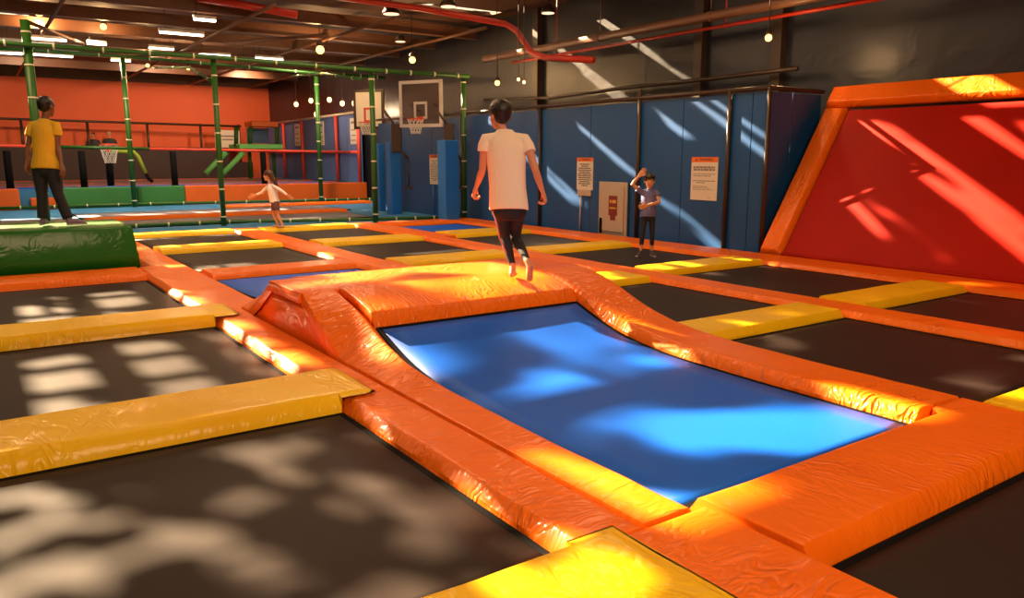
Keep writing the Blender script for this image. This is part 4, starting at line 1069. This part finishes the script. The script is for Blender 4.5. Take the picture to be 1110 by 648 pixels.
# child in blue
D = 11.75
b0 = V((8.45, 8.72, 0)); D = (b0-V((0,0,HC))).dot(FW)
def mj(px, py, dd=0): return at(px, py, D+dd)
J = dict(head=mj(704, 196), shL=mj(695.5, 208), shR=mj(711.5, 208), elL=mj(685, 199.5, -.06), elR=mj(714.5, 219, -.06), wrL=mj(693, 190.5, -.03), wrR=mj(700.5, 223, -.2),
         hpL=mj(698.5, 233), hpR=mj(706.5, 233), knL=mj(696.5, 253, -.04), knR=mj(707, 253, -.04), anL=mj(694.5, 270.5), anR=mj(706.5, 271.5), hk=1.0)
for k in ('anL', 'anR'): J[k].z = .075
J['heel'] = [V((J[k].x, J[k].y, .008))+FH*.03 for k in ('anL', 'anR')]; J['toe'] = [J['heel'][0]+(-FH-RT*.45).normalized()*.19, J['heel'][1]+(-FH+RT*.1).normalized()*.19]
person(V((8.45, 8.72, 0)), J, .76, -FH, (-FH-RT*.05), [M['skin_c'], M['hair'], M['shirt_b'], M['trouser']],
    'child in blue-grey t-shirt and black leggings scratching head with one raised arm', dict(hem=-.1, hemw=1.1, sleeve=.45, leg=.98, loose=.8, girth=1.0, cuff=.8, shoes='shoe'), vox=.0075,
    fists=[(RT, -FH, .6), (up, FH, 1.0)], hair='fringe')

# running girl
b0 = V((5.12, 15.9, .066)); D = (b0-V((0,0,HC))).dot(FW)
def mj(px, py, dd=0): return at(px, py, D+dd)
J = dict(head=mj(290.5, 190), shL=mj(291, 201, .09), shR=mj(296.5, 201.5, -.09), elL=mj(284, 208.5, .1), elR=mj(306, 207.5, -.12), wrL=mj(277, 211.5, .1), wrR=mj(312, 212, -.15),
         hpL=mj(296.5, 219.5, .07), hpR=mj(299.5, 219.5, -.07), knL=mj(297, 233, .07), knR=mj(301.5, 233, -.07), anL=mj(301.5, 245.5, .07), anR=mj(306.5, 245, -.08), hk=.95)
J['heel'] = [mj(303, 249.0, .07), mj(308.5, 249, -.08)]; J['toe'] = [J['heel'][0]-RT*.16+FH*.02, J['heel'][1]-RT*.15-FH*.03]
for k in (0, 1): J['heel'][k].z = .09; J['toe'][k].z = .09
for k in ('anL', 'anR'): J[k].z = .145
person(b0, J, .70, -RT, (-RT+FH*.1), [M['skin_c'], M['hair_b'], M['shirt_p'], M['shorts']],
    'small girl with long brown hair and plum shorts running with arms spread', dict(hem=0.02, sleeve=1.2, leg=.4, loose=.95, girth=1.02), vox=.0085,
    fists=[(up, RT, .2), (up, -RT, .2)], hair='long')

# two onlookers behind the barrier
for i, (px, py, lab, hm, sm_) in enumerate(((100.5, 146, 'distant person in dark grey behind the barrier, farther from the hoop', 'hair', 'shirt_d'), (118, 145, 'distant person in dark clothes and pale cap behind the small hoop', 'cream', 'shirt_d'))):
    D = (V((6.3, 37.8, 1.5))-V((0,0,HC))).dot(FW)*0+ (on_y(px, py, 37.9)-V((0,0,HC))).dot(FW)
    hd = at(px, py, D)
    def off(r, z, f=0): return hd+RT*r+V((0,0,z))+FH*f
    J = dict(head=hd, shL=off(-.25, -.25), shR=off(.25, -.25), elL=off(-.33, -.52), elR=off(.33, -.52), wrL=off(-.14, -.66, -.2), wrR=off(.14, -.66, -.2), hpL=off(-.1, -.78), hpR=off(.1, -.78),
             knL=off(-.1, -1.18), knR=off(.1, -1.18), anL=off(-.1, -1.5), anR=off(.1, -1.5))
    bz = 1.3
    for k in ('knL', 'knR'): J[k].z = 1.3+.45*(hd.z-.78-1.3)/.78 if False else max(1.75, J[k].z)
    for k in ('anL', 'anR'): J[k].z = 1.39
    J['heel'] = [V((J[k].x, J[k].y, 1.305))+FH*.05 for k in ('anL', 'anR')]; J['toe'] = [q-FH*.22 for q in J['heel']]
    person(V((hd.x, hd.y, 1.3)), J, .92, -FH, -FH, [M['skin_c'], M[hm], M[sm_], M['trouser']], lab, dict(hem=-.05, sleeve=1.2, leg=.95, shoes='shoe'), vox=.02, fists=[(RT, -up, .4), (-RT, -up, .4)], hair='crop')

# ------------------------------------------------------------------ light
w = bpy.data.worlds.new('world'); sc.world = w; w.use_nodes = True
bg = w.node_tree.nodes['Background']; bg.inputs[0].default_value = (1, .75, .48, 1); bg.inputs[1].default_value = 1.6
sun = bpy.data.lights.new('sun', 'SUN'); sun.energy = 50; sun.color = (1, .72, .42); sun.angle = math.radians(.7)
so = bpy.data.objects.new('sun', sun); C.objects.link(so); d = V((.35, -1, -.55)).normalized(); so.rotation_euler = d.to_track_quat('-Z', 'Y').to_euler(); so.location = (0, 30, 20)
def area(loc, size, power, col, target=None, name='fill_light'):  # unseen area lamps added as fill
    l = bpy.data.lights.new(name, 'AREA'); l.energy = power; l.color = col; l.size = size[0]; l.shape = 'RECTANGLE'; l.size_y = size[1]
    o = bpy.data.objects.new(name, l); C.objects.link(o); o.location = loc
    dd = (V(target)-V(loc)) if target else V((0, 0, -1)); o.rotation_euler = dd.to_track_quat('-Z', 'Y').to_euler(); return o
WM = (1, .63, .36)
area((1.5, 3, 5.0), (3, 3), 70, WM); area((6.5, 3.5, 5.0), (3, 3), 70, WM); area((1.0, -3.5, 4.2), (4, 2), 380, WM, (6, 8, .8)); area((3, 9, 5.0), (3, 2), 120, WM); area((8, 9.3, 5.0), (2, 2), 90, WM)
area((-4, 8, 5.0), (2, 3), 130, WM); area((-1.0, 17.0, 5.1), (3, .6), 200, WM); area((5.2, 15.0, 5.1), (3, .8), 240, WM)
# unseen fill spots added to brighten the red wall and the far court
for i, (x, y) in enumerate(((-2.5, 31.5), (2, 31.5), (6.5, 31.8), (10, 33))):
    l = bpy.data.lights.new('wall_fill', 'SPOT'); l.energy = 520; l.color = (1, .62, .36); l.spot_size = 1.9; l.spot_blend = .8; l.shadow_soft_size = .15
    o = bpy.data.objects.new('wall_fill', l); C.objects.link(o); o.location = (x, y, 4.85); o.rotation_euler = V((.1, 6, -2.8)).to_track_quat('-Z', 'Y').to_euler()
for i, (x, y) in enumerate(((3, 24.8), (9, 24.6))):  # unseen fill added over the far court
    l = bpy.data.lights.new('court_fill', 'SPOT'); l.energy = 900; l.color = (1, .72, .5); l.spot_size = 2.2; l.spot_blend = .8; l.shadow_soft_size = .15
    o = bpy.data.objects.new('court_fill', l); C.objects.link(o); o.location = (x, y, 4.85); o.rotation_euler = V((0, 1, -2.8)).to_track_quat('-Z', 'Y').to_euler()

sc.view_settings.view_transform = 'Standard'; sc.view_settings.look = 'None'; sc.view_settings.exposure = 0.0; sc.view_settings.gamma = 1.0
sc.view_settings.use_curve_mapping = False
sc.cycles.use_denoising = True
sc.cycles.max_bounces = 6; sc.cycles.diffuse_bounces = 3; sc.cycles.glossy_bounces = 3; sc.cycles.transparent_max_bounces = 8
sc.cycles.caustics_reflective = False; sc.cycles.caustics_refractive = False; sc.cycles.sample_clamp_indirect = 4.0
